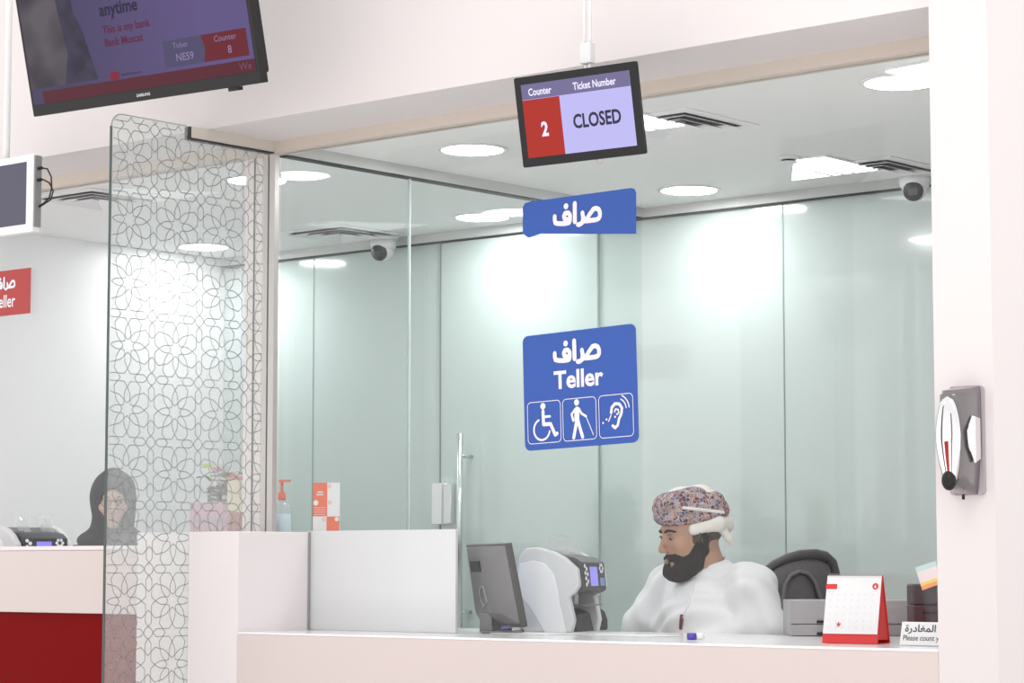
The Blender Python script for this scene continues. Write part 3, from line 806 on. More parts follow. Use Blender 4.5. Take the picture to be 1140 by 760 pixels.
# ------------------------------------------------------------------ the teller
D0 = 8.2
anchor = ond(775, 630, D0)
man = empty('person', (anchor[0], anchor[1], 0), 'seated man with black beard, patterned turban and white robe', 'person', rot=(0, 0, YAW))
def loc(px, py, d):          # photo pixel at a distance -> metres in the person's frame (x right, y away, z up)
    p = ond(px, py, d) - anchor; return np.array([p @ rtv, p @ hf, p[2] + anchor[2]])
fy = PI + math.radians(20)
hd_ = Frame(loc(769, 593.5, 8.2), fy, math.radians(9), 0, 1.06)
nb = loc(791, 640, 8.24)                                # base of the neck
by = PI + math.radians(42)                              # chest direction
f2 = np.array([math.cos(by), math.sin(by), 0]); l2 = np.array([-math.sin(by), math.cos(by), 0])
shl = nb + l2 * .185 + np.array([0, 0, -.045]); shr = nb - l2 * .185 + np.array([0, 0, -.05])
pel = nb + np.array([.05, .06, -.50])
elL = loc(853, 706, 8.03); elR = loc(718, 702, 8.36)
haL = loc(776, 710, 8.05); haL[2] = .885
haR = loc(696, 700, 8.36); haR[2] = .872
elL[2] = .935; elR[2] = .95
def fingers(P, wr, dirv, side, k=.006):
    """palm and five fingers, hand resting on its edge of the desk; side is the thumb side vector"""
    d = np.array(dirv, float); d /= np.linalg.norm(d); s = np.array(side, float); s -= d * (s @ d); s /= np.linalg.norm(s); dn = np.array([0, 0, -1.])
    L = [rc(P, wr, wr + d * .03, .026, .024)]
    L.append(uni([rc(P, wr + d * .03 + s * q, wr + d * .085 + s * q * 1.15, .014, .011) for q in (-.027, -.009, .009, .027)], .012))
    for q, ln in ((.030, .070), (.010, .078), (-.010, .072), (-.030, .056)):
        a = wr + d * .085 + s * q; b_ = a + d * ln * .45 + dn * .006; c_3 = b_ + d * ln * .32 + dn * .014; e_ = c_3 + d * ln * .2 + dn * .014
        L += [smin(smin(rc(P, a, b_, .0098, .009), rc(P, b_, c_3, .009, .008), .002), rc(P, c_3, e_, .008, .0068), .002)]
    a = wr + d * .025 + s * .03; b_ = a + d * .03 + s * .022 + dn * .006; c_3 = b_ + d * .032 + s * .004 + dn * .006
    L.append(smin(rc(P, a, b_, .013, .011), rc(P, b_, c_3, .0105, .008), .003))
    r = smin(L[0], L[1], .012)
    for x in L[2:]: r = smin(r, x, k)
    return r
dL = (haL - elL); dL[2] = 0; dL /= np.linalg.norm(dL)
dR = (haR - elR); dR[2] = 0; dR /= np.linalg.norm(dR)
def man_body(P):
    H = head_sdf(hd_.inv(P)) * hd_.sc
    nk = rc(P, hd_.pt((-.028, 0, -.05)), nb + np.array([0, 0, -.02]), .058, .064)
    d = smin(H, nk, .02)
    t = smin(rc(P, nb + np.array([.0, .0, -.10]), pel, .10, .12), rc(P, shl, shr, .05, .05), .06)
    for s_, e_, h_ in ((shl, elL, haL), (shr, elR, haR)):
        t = smin(t, rc(P, s_, e_, .045, .036), .03); t = smin(t, rc(P, e_, h_, .034, .024), .015)
    d = smin(d, t, .035)
    d = smin(d, fingers(P, haL, dL, np.array([0, 0, 1.]) * .5 + np.cross([0, 0, 1.], dL) * -1), .012)
    d = smin(d, fingers(P, haR, dR, np.cross([0, 0, 1.], dR)), .012)
    return d
lo = np.minimum.reduce([shl, shr, pel, elL, elR, haL, haR, hd_.o]) - np.array([.24, .24, .14]); hi = np.maximum.reduce([shl, shr, pel, elL, elR, haL, haR, hd_.o]) + .26
surfnet('body', man_body, lo, hi, .0034, SKIN, man, sm=2)
def robe(P):
    up = np.array([0, 0, 1.])
    chest = nb + f2 * .045 + up * -.20; belly = nb + f2 * .03 + up * -.36 + np.array([.03, .03, 0])
    R = np.stack([l2, f2, np.array([0, 0, 1.])], 1)
    t = ell(P, chest, (.185, .125, .20), R)
    t = smin(t, ell(P, belly, (.18, .15, .22), R), .06)
    t = smin(t, ell(P, nb + f2 * -.035 + up * -.13, (.17, .10, .16), R), .05)
    t = smin(t, rc(P, shl, shr, .068, .068), .05)
    t = smin(t, rc(P, nb + up * -.005, shl + l2 * .0 + up * .012, .058, .062), .04)
    t = smin(t, rc(P, nb + up * -.005, shr + up * .012, .058, .062), .04)
    for s_, e_, h_, rr_ in ((shl, elL, haL, .083), (shr, elR, haR, .078)):
        a = rc(P, s_, e_, rr_, .070); c = rc(P, e_, h_ - (h_ - e_) * .08, .066, .046)
        t = smin(t, smin(a, c, .03), .03)
    t = t + robe_folds(P, .0055)
    # collar
    nd = hd_.pt((-.03, 0, -.07)) - nb; nd /= np.linalg.norm(nd)
    col = rc(P, nb - nd * .03, nb + nd * .035, .078, .069)
    col = smax(col, (P - (nb + nd * .040)) @ nd.astype(np.float32), .004)
    t = smin(t, col, .018)
    inn = rc(P, nb + nd * .02, hd_.pt((-.028, 0, -.05)), .0635, .060)
    t = smax(t, -inn, .003)
    t = smax(t, (ZT + .012 - P[:, 2]) * 1. - np.clip(((P - np.array([0, 0, 0])) @ np.array([0, 1, 0], np.float32)) * 0 + 0, 0, 1) - 9, .001)
    return t
surfnet('robe', robe, lo - .05, hi + .05, .0045, ROBE, man, sm=2)
# placket seam and tassel
def beardm(P):
    Q = hd_.inv(P); x, y, z = Q[:, 0], np.abs(Q[:, 1]), Q[:, 2]
    t = .003 + .014 * np.clip((-.078 - z) / .035, 0, 1) + .004 * np.clip((.05 - x) / .04, 0, 1) * np.clip((-.04 - z) / .03, 0, 1)
    d = head_sdf(Q) - t
    d = smin(d, ell(Q, (.058, 0, -.108), (.044, .044, .034)), .02)
    line = np.interp(x, [-.02, .004, .022, .045, .062, .075], [.012, .000, -.034, -.062, -.064, -.053])   # cheek line
    msk = np.maximum(z - line, -.028 - x)
    msk = np.maximum(msk, (x + .028) * 0 - 1)
    d = smax(d, msk, .006)
    d = smax(d, -ell(Q, (.108, 0, -.0745), (.035, .021, .0088)), .003)
    for q_ in (.024, -.024): d = smax(d, -ell(Q, (.082, q_, -.086), (.022, .009, .009)), .003)
    d = smax(d, -(ell(Q, (.07, 0, -.05), (.035, .02, .001)) - 0.0), .001) if False else d
    d = d + .0012 * np.sin(260 * Q[:, 1]) * np.sin(210 * Q[:, 0] + 90 * Q[:, 2])
    return d * hd_.sc
hl, hh_ = hd_.o - .2, hd_.o + .2
surfnet('beard', beardm, hl, hh_, .0028, HAIR, man, sm=1)
def hairm(P):
    Q = hd_.inv(P); x, y, z = Q[:, 0], np.abs(Q[:, 1]), Q[:, 2]
    d = head_sdf(Q) - .003
    m1 = np.maximum(np.abs(x - .012) - .014, -.03 - z)              # sideburn
    m2 = np.maximum(x + .03, -.062 - z)                             # nape
    d = np.maximum(d, np.minimum(np.maximum(m1, z - .06), np.maximum(m2, z - .06)))
    d = np.maximum(d, .055 - y) if False else d
    return d * hd_.sc
surfnet('hair', hairm, hl, hh_, .0034, vary(mat('short_cropped_hair', (.09, .06, .045), .8), 80, .3), man, sm=1)
MH = hd_.mtx()
for s in (1, -1):
    MB().tube([(.0925, s * .013, .0165), (.0918, s * .024, .0205), (.0855, s * .037, .0215), (.071, s * .051, .014)], [.0034, .0050, .0044, .0022], 8).xf(MH).build('eyebrow', HAIR, man, smooth=True)
for s in (1, -1):
    e = MB().ell((.0765, s * .031, -.001), (.0120, .0125, .0085), 20, 14).xf(MH).build('eye', EYEW, man, smooth=True)
    MB().ell((.0838, s * .031 + .001, -.0035), (.0056, .0066, .0060), 14, 10).xf(MH).build('iris', IRIS, e, smooth=True)
    lid = MB().tube([(.083, s * .031 - .0140, -.001), (.0885, s * .031 - .006, .0036), (.0900, s * .031, .0044), (.0875, s * .031 + .007, .0030), (.080, s * .031 + .0140, -.002)], [.0018, .0036, .0042, .0036, .0018], 8)
    lid.xf(MH).build('eyelid', mat('eyelid_skin', (.30, .17, .12), .5), e, smooth=True)
MB().tube([(.0905, -.019, -.0712), (.0965, -.008, -.0718), (.0975, 0, -.0722), (.0965, .008, -.0718), (.0905, .019, -.0712)], [.003, .0045, .005, .0045, .003], 8).xf(MH).build('lips', mat('brown_lips', (.40, .20, .17), .4), man, smooth=True)
def sell(P, c, r, p):
    q = np.abs(P - np.array(c, np.float32)) / np.array(r, np.float32)
    return ((q ** p).sum(1) ** (1 / p) - 1) * float(min(r))
def turb(P):
    Q = hd_.inv(P)
    d = sell(Q, (.010, 0, .080), (.092, .090, .062), 2.6)
    d = smin(d, sell(Q, (-.050, 0, .064), (.078, .086, .054), 2.3), .03)
    u = Q[:, 2] + .30 * Q[:, 0]; u2 = Q[:, 2] - .36 * Q[:, 0] + .25 * Q[:, 1]
    d = d - .004 * np.abs(np.sin(58 * u)) - .0035 * np.abs(np.sin(50 * u2)) + .003
    d = smax(d, (.031 - .16 * np.clip(-Q[:, 0], 0, .2)) - Q[:, 2], .006)
    return d * hd_.sc
tb = surfnet('turban', turb, hl, hh_, .0034, TURB, man, sm=1)
def band(P):
    Q = hd_.inv(P)
    w_2 = np.abs(Q[:, 2] - (.068 + .26 * (Q[:, 0] + .02))) - (.0055 + .03 * np.clip(.02 - np.abs(Q[:, 0] + .01), -.12, .02) * .5)
    return np.maximum(np.maximum(turb(P) / hd_.sc - .0028, w_2), np.maximum(.02 - Q[:, 1], np.maximum(Q[:, 0] - .055, -.085 - Q[:, 0]))) * hd_.sc
tag(surfnet('pale_band', band, hl, hh_, .0028, CREAM, tb, sm=2), 'pale cream strip wound across the pattern')
def turb_top(P):
    Q = hd_.inv(P)
    d = ell(Q, (-.048, .006, .098), (.082, .070, .046), Matrix.Rotation(-.32, 3, 'Y'))
    d = smin(d, ell(Q, (.015, -.01, .118), (.05, .055, .026)), .02)
    return (d - .003 * np.sin(70 * Q[:, 0] + 40 * Q[:, 2])) * hd_.sc
tag(surfnet('crown_fold', turb_top, hl, hh_, .0034, CREAM, tb, sm=1), 'plain cream cloth folded over the crown')
def turb_side(P):
    Q = hd_.inv(P)
    d = rc(Q, (.022, .074, .014), (-.06, .083, .020), .017, .021)
    d = smin(d, rc(Q, (-.06, .083, .020), (-.112, .03, .012), .021, .026), .015)
    d = smax(d, -head_sdf(Q), .002)
    return (d + .0015 * np.sin(120 * Q[:, 2])) * hd_.sc
tag(surfnet('side_fold', turb_side, hl, hh_, .003, CREAM, tb, sm=1), 'cream fold of cloth over the ear')
def tail(P):
    Q = hd_.inv(P)
    d = smin(rc(Q, (-.080, .065, .0), (-.098, .060, -.030), .015, .012), rc(Q, (-.098, .060, -.030), (-.112, .055, -.050), .012, .009), .01)
    return d * hd_.sc
tag(surfnet('cloth_tail', tail, hl, hh_, .003, CREAM, tb, sm=1), 'short hanging end of cream cloth')
# tassel and placket on the chest
tp0 = loc(757, 665, 7.99)
def on_robe(px, py):
    for d in np.arange(7.6, 8.6, .004):
        p = loc(px, py, d)
        if robe(p[None, :].astype(np.float32))[0] < .002: return loc(px, py, d - .004)
    return loc(px, py, 8.1)
tt = [on_robe(772, 648), on_robe(769, 660), on_robe(765, 676), on_robe(760, 688)]
MB().tube(tt, [.0035, .004, .004, .004], 8).build('placket_cord', ROBE, man, smooth=True)
tt = [on_robe(759, 684), on_robe(758.5, 691), on_robe(757.5, 700)]
MB().tube(tt, [.0055, .0065, .005], 8).build('tassel', mat('maroon_tassel', (.12, .02, .03), .7), man, smooth=True)

# ------------------------------------------------------------------ woman behind the left counter
WD = 9.9
wa = ond(130, 630, WD)
wo = empty('person', (wa[0], wa[1], 0), 'woman in black headscarf and glasses behind the left counter', 'person', rot=(0, 0, YAW))
def wl(px, py, d=WD):
    p = ond(px, py, d) - wa; return np.array([p @ rtv, p @ hf, p[2] + wa[2]])
wh = Frame(wl(126, 557.5), -PI / 2 + math.radians(9), math.radians(4), 0, .94)
wnb = wh.pt((-.03, 0, -.19))
def w_body(P):
    d = head_sdf(wh.inv(P)) * wh.sc
    d = smin(d, rc(P, wh.pt((-.028, 0, -.06)), wnb, .05, .055), .02)
    t = smin(rc(P, wnb + [0, .02, -.08], wnb + [0, .03, -.42], .09, .10), rc(P, wnb + [-.15, .03, -.06], wnb + [.15, .03, -.06], .045, .045), .05)
    for s in (-1, 1):
        e = wnb + np.array([s * .21, -.05, -.28]); h_ = wnb + np.array([s * .12, -.30, -.24])
        t = smin(t, rc(P, wnb + [s * .16, .03, -.06], e, .04, .034), .03); t = smin(t, rc(P, e, h_, .032, .022), .015)
        t = smin(t, fingers(P, h_, (-s * .2, -1, 0), np.array([-s * 1., 0, .2])), .01)
    return smin(d, t, .03)
surfnet('body', w_body, wh.o - [.36, .55, .62], wh.o + [.36, .3, .2], .0045, SKIN2, wo)
NAVY = vary(mat('dark_navy_cloth', (.035, .037, .055), .85), 6, .1); SCARF = vary(mat('black_scarf_cloth', (.038, .036, .042), .85), 10, .2, bump=.3, bscale=60)
def w_dress(P):
    t = ell(P, wnb + [0, .02, -.22], (.18, .12, .24))
    t = smin(t, rc(P, wnb + [-.16, .03, -.07], wnb + [.16, .03, -.07], .062, .062), .06)
    for s in (-1, 1):
        e = wnb + np.array([s * .22, -.05, -.28]); h_ = wnb + np.array([s * .13, -.27, -.245])
        t = smin(t, rc(P, wnb + [s * .17, .03, -.07], e, .062, .055), .04); t = smin(t, rc(P, e, h_, .052, .04), .02)
    return t + robe_folds(P, .003)
surfnet('dress', w_dress, wh.o - [.42, .5, .66], wh.o + [.42, .3, .1], .006, NAVY, wo)
def w_scarf(P):
    Q = wh.inv(P)
    d = ell(Q, (-.02, 0, .022), (.118, .098, .118))
    d = smin(d, ell(Q, (.0, 0, -.085), (.085, .088, .08)), .05)
    d = smin(d, ell(Q, (-.02, 0, -.17), (.11, .15, .055)), .05)
    d = d + .003 * np.sin(60 * Q[:, 0] + 50 * Q[:, 2] + 3 * np.sin(30 * Q[:, 1]))
    d = smax(d, -ell(Q, (.13, 0, -.018), (.11, .058, .078)), .008)
    d = smax(d, -(head_sdf(Q) + .004), .004)
    return d * wh.sc
surfnet('headscarf', w_scarf, wh.o - .3, wh.o + .22, .0045, SCARF, wo)
MW = wh.mtx(); gs = MB()
for s in (1, -1):
    gs.tube([(.104 - .25 * abs(.021 * math.cos(a) + .0) * 0, s * .031 + .021 * math.cos(a), -.002 + .016 * math.sin(a)) for a in np.linspace(0, 2 * PI, 16, endpoint=False)], .0014, 6, closed=True)
    gs.tube([(.104, s * .052, .0), (.07, s * .066, .0), (.02, s * .074, -.002)], .0013, 6)
gs.tube([(.104, -.010, .0), (.109, 0, .004), (.104, .010, .0)], .0014, 6)
gs.xf(MW).build('glasses', DG, wo, smooth=True)
for s in (1, -1):
    e = MB().ell((.0765, s * .031, -.001), (.0125, .0125, .0115), 16, 12).xf(MW).build('eye', EYEW, wo, smooth=True)
    MB().ell((.0855, s * .031, -.002), (.0048, .0056, .0056), 12, 8).xf(MW).build('iris', IRIS, e, smooth=True)
MB().tube([(.089, -.018, -.0712), (.096, 0, -.0722), (.089, .018, -.0712)], [.003, .005, .003], 8).xf(MW).build('lips', mat('rose_lips', (.45, .20, .18), .4), wo, smooth=True)
for s in (1, -1): MB().tube([(.0925, s * .014, .0185), (.0915, s * .024, .0225), (.085, s * .036, .0225), (.071, s * .050, .016)], [.0016, .0024, .0022, .001], 8).xf(MW).build('eyebrow', HAIR, wo, smooth=True)
def stool(loc_, label, seat_z):
    r = empty('office_stool', loc_, label, 'stool')
    MB().lathe([(.0, seat_z), (.2, seat_z), (.21, seat_z - .03), (.19, seat_z - .07), (0, seat_z - .07)][::-1], 28, caps=False).build('seat', DG, r, smooth=True)
    MB().lathe([(.025, .08), (.025, seat_z - .071)], 16).build('gas_post', CHROME, r, smooth=True)
    for k in range(5):
        a = k * 2 * PI / 5
        MB().tube([(.02 * math.cos(a), .02 * math.sin(a), .1), (.26 * math.cos(a), .26 * math.sin(a), .06)], .016, 8).build('leg', BLK, r, smooth=True)
        MB().ell((.26 * math.cos(a), .26 * math.sin(a), .026), (.026, .026, .026), 12, 8).build('caster', BLK, r, smooth=True)
stool((wa[0] - .02, wa[1] + .04, 0), 'dark round stool under the woman in the headscarf', float(wnb[2]) - .50)

# ------------------------------------------------------------------ office chair behind the man
cpos = ond(884, 660, 8.52)
ch = empty('office_chair', (cpos[0], cpos[1], 0), 'dark grey office chair with curved mesh backrest behind the man', 'chair', rot=(0, 0, YAW))
def cl(px, py, d=8.52):
    p = ond(px, py, d) - cpos; return np.array([p @ rtv, p @ hf, p[2] + cpos[2]])
CHM = vary(mat('grey_chair_mesh', (.155, .145, .155), .75), 60, .1); CHF = mat('chair_frame', (.10, .092, .10), .45)
# outline of the backrest in the picture plane, wrapped around a gentle curve
pxs = [(845, 700), (846, 668), (848, 645), (852, 636), (862, 628), (876, 621), (892, 617), (908, 616.5), (918, 619), (926, 626), (930, 640), (932, 668), (930, 700)]
def wrap(p):
    dpt = 8.40 + .10 * ((p[0] - 872) / 45.) ** 2 * (1 if p[0] < 900 else 1.0) + (.0 if p[1] > 640 else (640 - p[1]) * .0016)
    return cl(p[0], p[1], dpt)
outl = [wrap(p) for p in pxs]
MB().tube(outl, [.013, .014, .015, .015, .015, .016, .017, .018, .019, .019, .018, .016, .015], 12).build('back_frame', CHF, ch, smooth=True)
g = MB(); nx, nz = 22, 16; grid = []
def spanx(y):
    xl = np.interp(y, [617, 619, 621, 628, 636, 645, 668, 700], [893, 884, 877, 863, 853, 849, 847, 846]); xr = np.interp(y, [617, 619, 626, 640, 668, 700], [907, 917, 925, 929, 931, 929]); return xl, xr
for j in range(nz + 1):
    y = 617.5 + (700 - 617.5) * (j / nz); xl, xr = spanx(y)
    for i in range(nx + 1): grid.append(wrap((xl + (xr - xl) * i / nx, y)) + np.array([0, .006, 0]))
g.add(grid, [(j * (nx + 1) + i, j * (nx + 1) + i + 1, (j + 1) * (nx + 1) + i + 1, (j + 1) * (nx + 1) + i) for j in range(nz) for i in range(nx)])
mo = g.build('back_mesh', CHM, ch, smooth=True); sd_ = mo.modifiers.new('solid', 'SOLIDIFY'); sd_.thickness = .006
inn = [wrap(p) + np.array([0, -.010, 0]) for p in [(869, 700), (870, 675), (874, 650), (880, 640), (889, 636), (899, 638), (907, 648), (913, 668), (916, 700)]]
MB().tube(inn, .007, 8).build('lumbar_frame', mat('lighter_grey_frame', (.19, .18, .19), .5), ch, smooth=True)
bz = float(outl[0][2])
MB().tube([(0, .03, bz + .05), (0, .08, bz - .15), (-.05, -.0, .62)], [.03, .03, .03], 10).build('back_support', CHF, ch, smooth=True)
MB().prism(rrect(-.25, .2, -.30, .16, .08), .60, .67).build('seat', DG, ch, bevel=.015)
MB().lathe([(.03, .08), (.03, .6)], 16, c=(-.03, -.07, 0)).build('gas_post', CHROME, ch, smooth=True)
for k in range(5):
    a = k * 2 * PI / 5 + .3; cx_, cy_ = -.03, -.07
    MB().tube([(cx_, cy_, .1), (cx_ + .3 * math.cos(a), cy_ + .3 * math.sin(a), .065)], .018, 8).build('leg', BLK, ch, smooth=True)
    MB().ell((cx_ + .3 * math.cos(a), cy_ + .3 * math.sin(a), .029), (.029, .029, .029), 12, 8).build('caster', BLK, ch, smooth=True)

# ------------------------------------------------------------------ monitor seen from behind
mc = ond(556, 652, 8.0)
mo = empty('monitor', (ond(575, 700, 7.9)[0], ond(575, 700, 7.9)[1], ZT), 'grey computer monitor seen from behind, leaning back on the desk', 'monitor')
base = np.array(mo.location)
TL, TR, BR, BL = ond(518.5, 606.5, 8.12), ond(563, 605, 7.80), ond(595.5, 700, 7.72), ond(548, 697, 8.05)
TL, TR, BR, BL = [p - base for p in (TL, TR, BR, BL)]
ux = (TR - TL); uw = np.linalg.norm(ux); ux /= uw; vv = (TL - BL); vv -= ux * (vv @ ux); vh = np.linalg.norm(vv); vv /= vh; nn = np.cross(ux, vv)   # nn towards the viewer side?
if nn @ (-(hf)) < 0: nn = -nn
MM = Matrix(((ux[0], vv[0], nn[0], TL[0]), (ux[1], vv[1], nn[1], TL[1]), (ux[2], vv[2], nn[2], TL[2]), (0, 0, 0, 1)))
SHELL = mat('grey_monitor_shell', (.20, .20, .205), .45)
mb = MB().box(0, uw, -vh, 0, -.022, 0).xf(MM).build('bezel', mat('monitor_bezel', (.10, .10, .10), .45), mo, bevel=.003)
sh = MB(); i0, i1 = .03, .05
A_ = [(.004, -vh + .01, .0005), (uw - .004, -vh + .01, .0005), (uw - .004, -.004, .0005), (.004, -.004, .0005)]
B_ = [(.05, -vh + .05, .03), (uw - .07, -vh + .05, .03), (uw - .07, -.035, .02), (.05, -.035, .02)]
sh.add(A_ + B_, [(4, 5, 6, 7), (0, 1, 5, 4), (1, 2, 6, 5), (2, 3, 7, 6), (3, 0, 4, 7), (3, 2, 1, 0)])
so = sh.xf(MM).build('rear_shell', SHELL, mo, bevel=.004)
MB().box(.07, .15, -.085, -.05, .021, .0262).xf(MM).build('port_cover', DG, so)
MB().tube([(.12, -.14, .028), (.16, -.13, .0295), (.17, -.18, .0295), (.13, -.20, .0295), (.115, -.17, .0295)], .003, 6, closed=True).xf(MM).build('maker_emblem', mat('pale_emblem', (.34, .34, .34), .4), so)
MB().quad([(.012, -vh + .012, -.0226), (uw - .012, -vh + .012, -.0226), (uw - .012, -.012, -.0226), (.012, -.012, -.0226)]).xf(MM).build('display', mat('monitor_display', (.05, .05, .06), .15, emit=(.5, .55, .7), es=.5), mo)
sp = ond(548, 698, 7.9) - base
def mbx(px0, px1, py0, py1, d, dep):
    a = ond(px0, py1, d) - base; b2 = ond(px1, py0, d) - base
    R = Matrix(((rtv[0], hf[0], 0, 0), (rtv[1], hf[1], 0, 0), (0, 0, 1, 0), (0, 0, 0, 1)))
    return MB().box(a @ rtv, b2 @ rtv, a @ hf, a @ hf + dep, max(a[2], .0005), b2[2]).xf(R)
mbx(534, 548, 682, 704, 7.98, .10).build('stand', SHELL, mo, bevel=.003)
mbx(548.5, 570, 684, 703, 8.0, .08).build('stand_neck', DG, mo, bevel=.003)
mbx(536, 582, 702, 706, 7.94, .16).build('foot', SHELL, mo, bevel=.002)
cb = ond(565, 690, 7.93) - base; c1 = ond(572, 697, 7.92) - base; c2 = ond(558, 699, 7.92) - base
MB().tube([ond(562, 683, 7.95) - base, cb, c1, c2], .004, 8).build('cable', mat('violet_cable', (.22, .18, .55), .5), mo, smooth=True)

# ------------------------------------------------------------------ banknote counters
def note_counter(name, base_, rz, label, sc=1.):
    r = empty('banknote_counter', base_, label, 'banknote counter', rot=(0, 0, rz), group='banknote counters on the desks')
    # local: x = towards the front (keypad), y = width away from viewer, z up
    side = [(-.015, 0), (.150, 0), (.160, .04), (.150, .085), (.142, .115), (.163, .128), (.178, .15), (.172, .205), (.13, .24), (.085, .262), (.03, .275), (-.01, .272), (-.03, .25), (-.045, .19), (-.045, .03)]
    RX = Matrix(((1, 0, 0, 0), (0, 0, 1, 0), (0, 1, 0, 0), (0, 0, 0, 1)))
    for y0, y1 in ((0, .028), (.222, .25)):
        MB().prism(side, y0, y1).xf(RX).build('side_cheek', LG, r, bevel=.006)
    trim_ = [(-.03, .222), (.02, .232), (.06, .222), (.09, .19), (.105, .14), (.11, .10), (.135, .0), (.06, .0), (.0, .09), (-.04, .13)]
    MB().prism(trim_, -.004, .001).xf(RX).build('side_panel', WHT, r, bevel=.003)
    MB().prism([(-.04, 0), (.07, 0), (.07, .14), (.10, .15), (.10, .235), (.02, .268), (-.02, .265), (-.04, .24)], .029, .221).xf(RX).build('body', MG, r, bevel=.003)
    hd2 = [(.1, .135), (.165, .125), (.186, .137), (.178, .225), (.150, .242), (.1, .25)]
    hb = MB().prism(hd2, .029, .221).xf(RX).build('control_head', DG, r, bevel=.004)
    # key faces on the front of the head: plane through (.186,.137)-(.178,.225)
    def face(y, z, e=.0012): return (.186 - (z - .137) * .0909 + e, y, z)
    k_ = MB().add([face(.085, .150), face(.150, .150), face(.150, .212), face(.085, .212)], [(0, 1, 2, 3)]).build('display', em('counter_display', (.30, .27, .80), .9), hb)
    kk = MB()
    def key(y, z, ry, rz_, e=.0015):
        kk.add([tuple(np.array(face(y + ry * math.cos(a), z + rz_ * math.sin(a), e))) for a in np.linspace(0, 2 * PI, 12, endpoint=False)], [tuple(range(12))])
    for (y, z) in ((.045, .215), (.058, .205), (.045, .192), (.064, .188), (.048, .175), (.064, .165), (.05, .155)): key(y, z, .008, .007)
    for a in range(6): key(.185 + .013 * math.cos(a * PI / 3), .207 + .012 * math.sin(a * PI / 3), .0065, .006)
    kk.build('keys', WHT, hb)
    MB().add([face(.168, .150), face(.208, .150), face(.208, .176), face(.168, .176)], [(0, 1, 2, 3)]).build('blue_key', mat('blue_button', (.25, .32, .62), .4), hb)
    st = MB().prism([(.072, .002), (.15, .002), (.135, .06), (.10, .075), (.072, .075)], .05, .20).xf(RX).build('stacker', BLK, r, bevel=.003)
    MB().box(.08, .175, .04, .21, .086, .090).build('exit_tray', mat('smoked_plastic', (.12, .12, .12), .2), r, bevel=.001)
    MB().box(.12, .135, .07, .10, .0905, .128).build('guide_post', LG, r)
    hop = glass('clear_hopper_plastic', (.95, .96, .96), haze=.28)
    for y in (.07, .17):
        MB().prism([(.06, .255), (.11, .25), (.075, .305), (.045, .315)], y, y + .03).xf(RX).build('hopper_guide', hop, r)
    return r
nb0 = ond(588, 703, 8.02)
note_counter('banknote_counter', (nb0[0], nb0[1], ZT + .001), YAW - math.radians(24), 'grey and white banknote counting machine between the monitor and the man')
nb1 = ond(-8, 640, 9.45)
note_counter('banknote_counter', (nb1[0], nb1[1], 1.031), YAW - math.radians(50), 'banknote counting machine on the left counter at the picture edge')
# dark round speaker-like device right of the machine
p = ond(667, 700, 8.36)
sp = empty('card_reader', (p[0], p[1], ZT + .001), 'small black rounded card reader right of the banknote machine', 'card reader', rot=(0, 0, YAW))
MB().prism([(-.03, 0), (.028, 0), (.028, .035), (.018, .062), (.0, .075), (-.03, .08)], -.03, .03).xf(Matrix(((1, 0, 0, 0), (0, 0, 1, 0), (0, 1, 0, 0), (0, 0, 0, 1)))).build('body', DG, sp, bevel=.008)
MB().box(-.02, .01, -.0325, -.031, .02, .05).build('keypad', BLK, sp)

# ------------------------------------------------------------------ desk items, right side
def tri(o): return o
ca = ond(915, 716, 6.93); cbp = ond(977, 716.5, 6.84)
wv = (cbp - ca); wv[2] = 0; cw = np.linalg.norm(wv); wv /= cw
cyaw = math.atan2(wv[1], wv[0])
cal = empty('desk_calendar', (ca[0], ca[1], ZT + .001), 'white spiral desk calendar on a red tent stand, on the counter ledge', 'calendar', rot=(0, 0, cyaw))
hgt, dep = .188, .085
def lean(x, z, e=0.):       # front face of the tent
    return (x, z / hgt * dep * .5 - e, z)
def sheet(x0, x1, z0, z1, e, t=.001):
    m = MB(); a = [lean(x0, z0, e), lean(x1, z0, e), lean(x1, z1, e), lean(x0, z1, e)]; b2 = [(p[0], p[1] + t, p[2]) for p in a]
    return m.add(a + b2, [(0, 1, 2, 3), (7, 6, 5, 4), (0, 4, 5, 1), (1, 5, 6, 2), (2, 6, 7, 3), (3, 7, 4, 0)])
RED = mat('bright_red_card', (.66, .03, .03), .5)
sheet(0, cw, 0, hgt, 0, .002).build('front_board', RED, cal)
bk = MB(); a = [(0, dep, 0), (cw, dep, 0), (cw, dep / 2, hgt), (0, dep / 2, hgt)]; bk.add(a + [(p[0], p[1] + .002, p[2]) for p in a], [(0, 1, 2, 3), (7, 6, 5, 4), (0, 4, 5, 1), (1, 5, 6, 2), (2, 6, 7, 3), (3, 7, 4, 0)])
bk.build('back_board', RED, cal)
MB().box(0, cw, .004, dep - .002, 0, .0015).build('base_board', RED, cal)
wb_ = MB().add([(cw - .003, .006, .01), (cw - .003, dep - .004, .01), (cw - .003, dep / 2, hgt * .93)], [(0, 1, 2)]); wb_.build('gusset', RED, cal)
pgp = sheet(.002, cw - .002, .026, hgt - .001, .0035, .0015).build('page', PAPER, cal)
sheet(.0, .034, .150, .164, .0046, .0006).build('month_tab', RED, pgp)
def ldisc(x, z, r, e, m_, nm, par, n=20):
    MB().add([lean(x + r * math.cos(2 * PI * i / n), z + r * math.sin(2 * PI * i / n), e) for i in range(n)], [tuple(range(n))]).build(nm, m_, par)
ldisc(cw - .018, .158, .009, .0048, RED, 'round_mark', pgp)
MB().add([lean(cw - .0215, .154, .0054), lean(cw - .0145, .154, .0054), lean(cw - .018, .163, .0054)], [(0, 1, 2)]).build('mark_triangle', LETTER, pgp)
star = [lean(.048 + (.0085 if i % 2 == 0 else .0035) * math.cos(PI / 2 + i * PI / 5), .052 + (.0085 if i % 2 == 0 else .0035) * math.sin(PI / 2 + i * PI / 5), .0048) for i in range(10)]
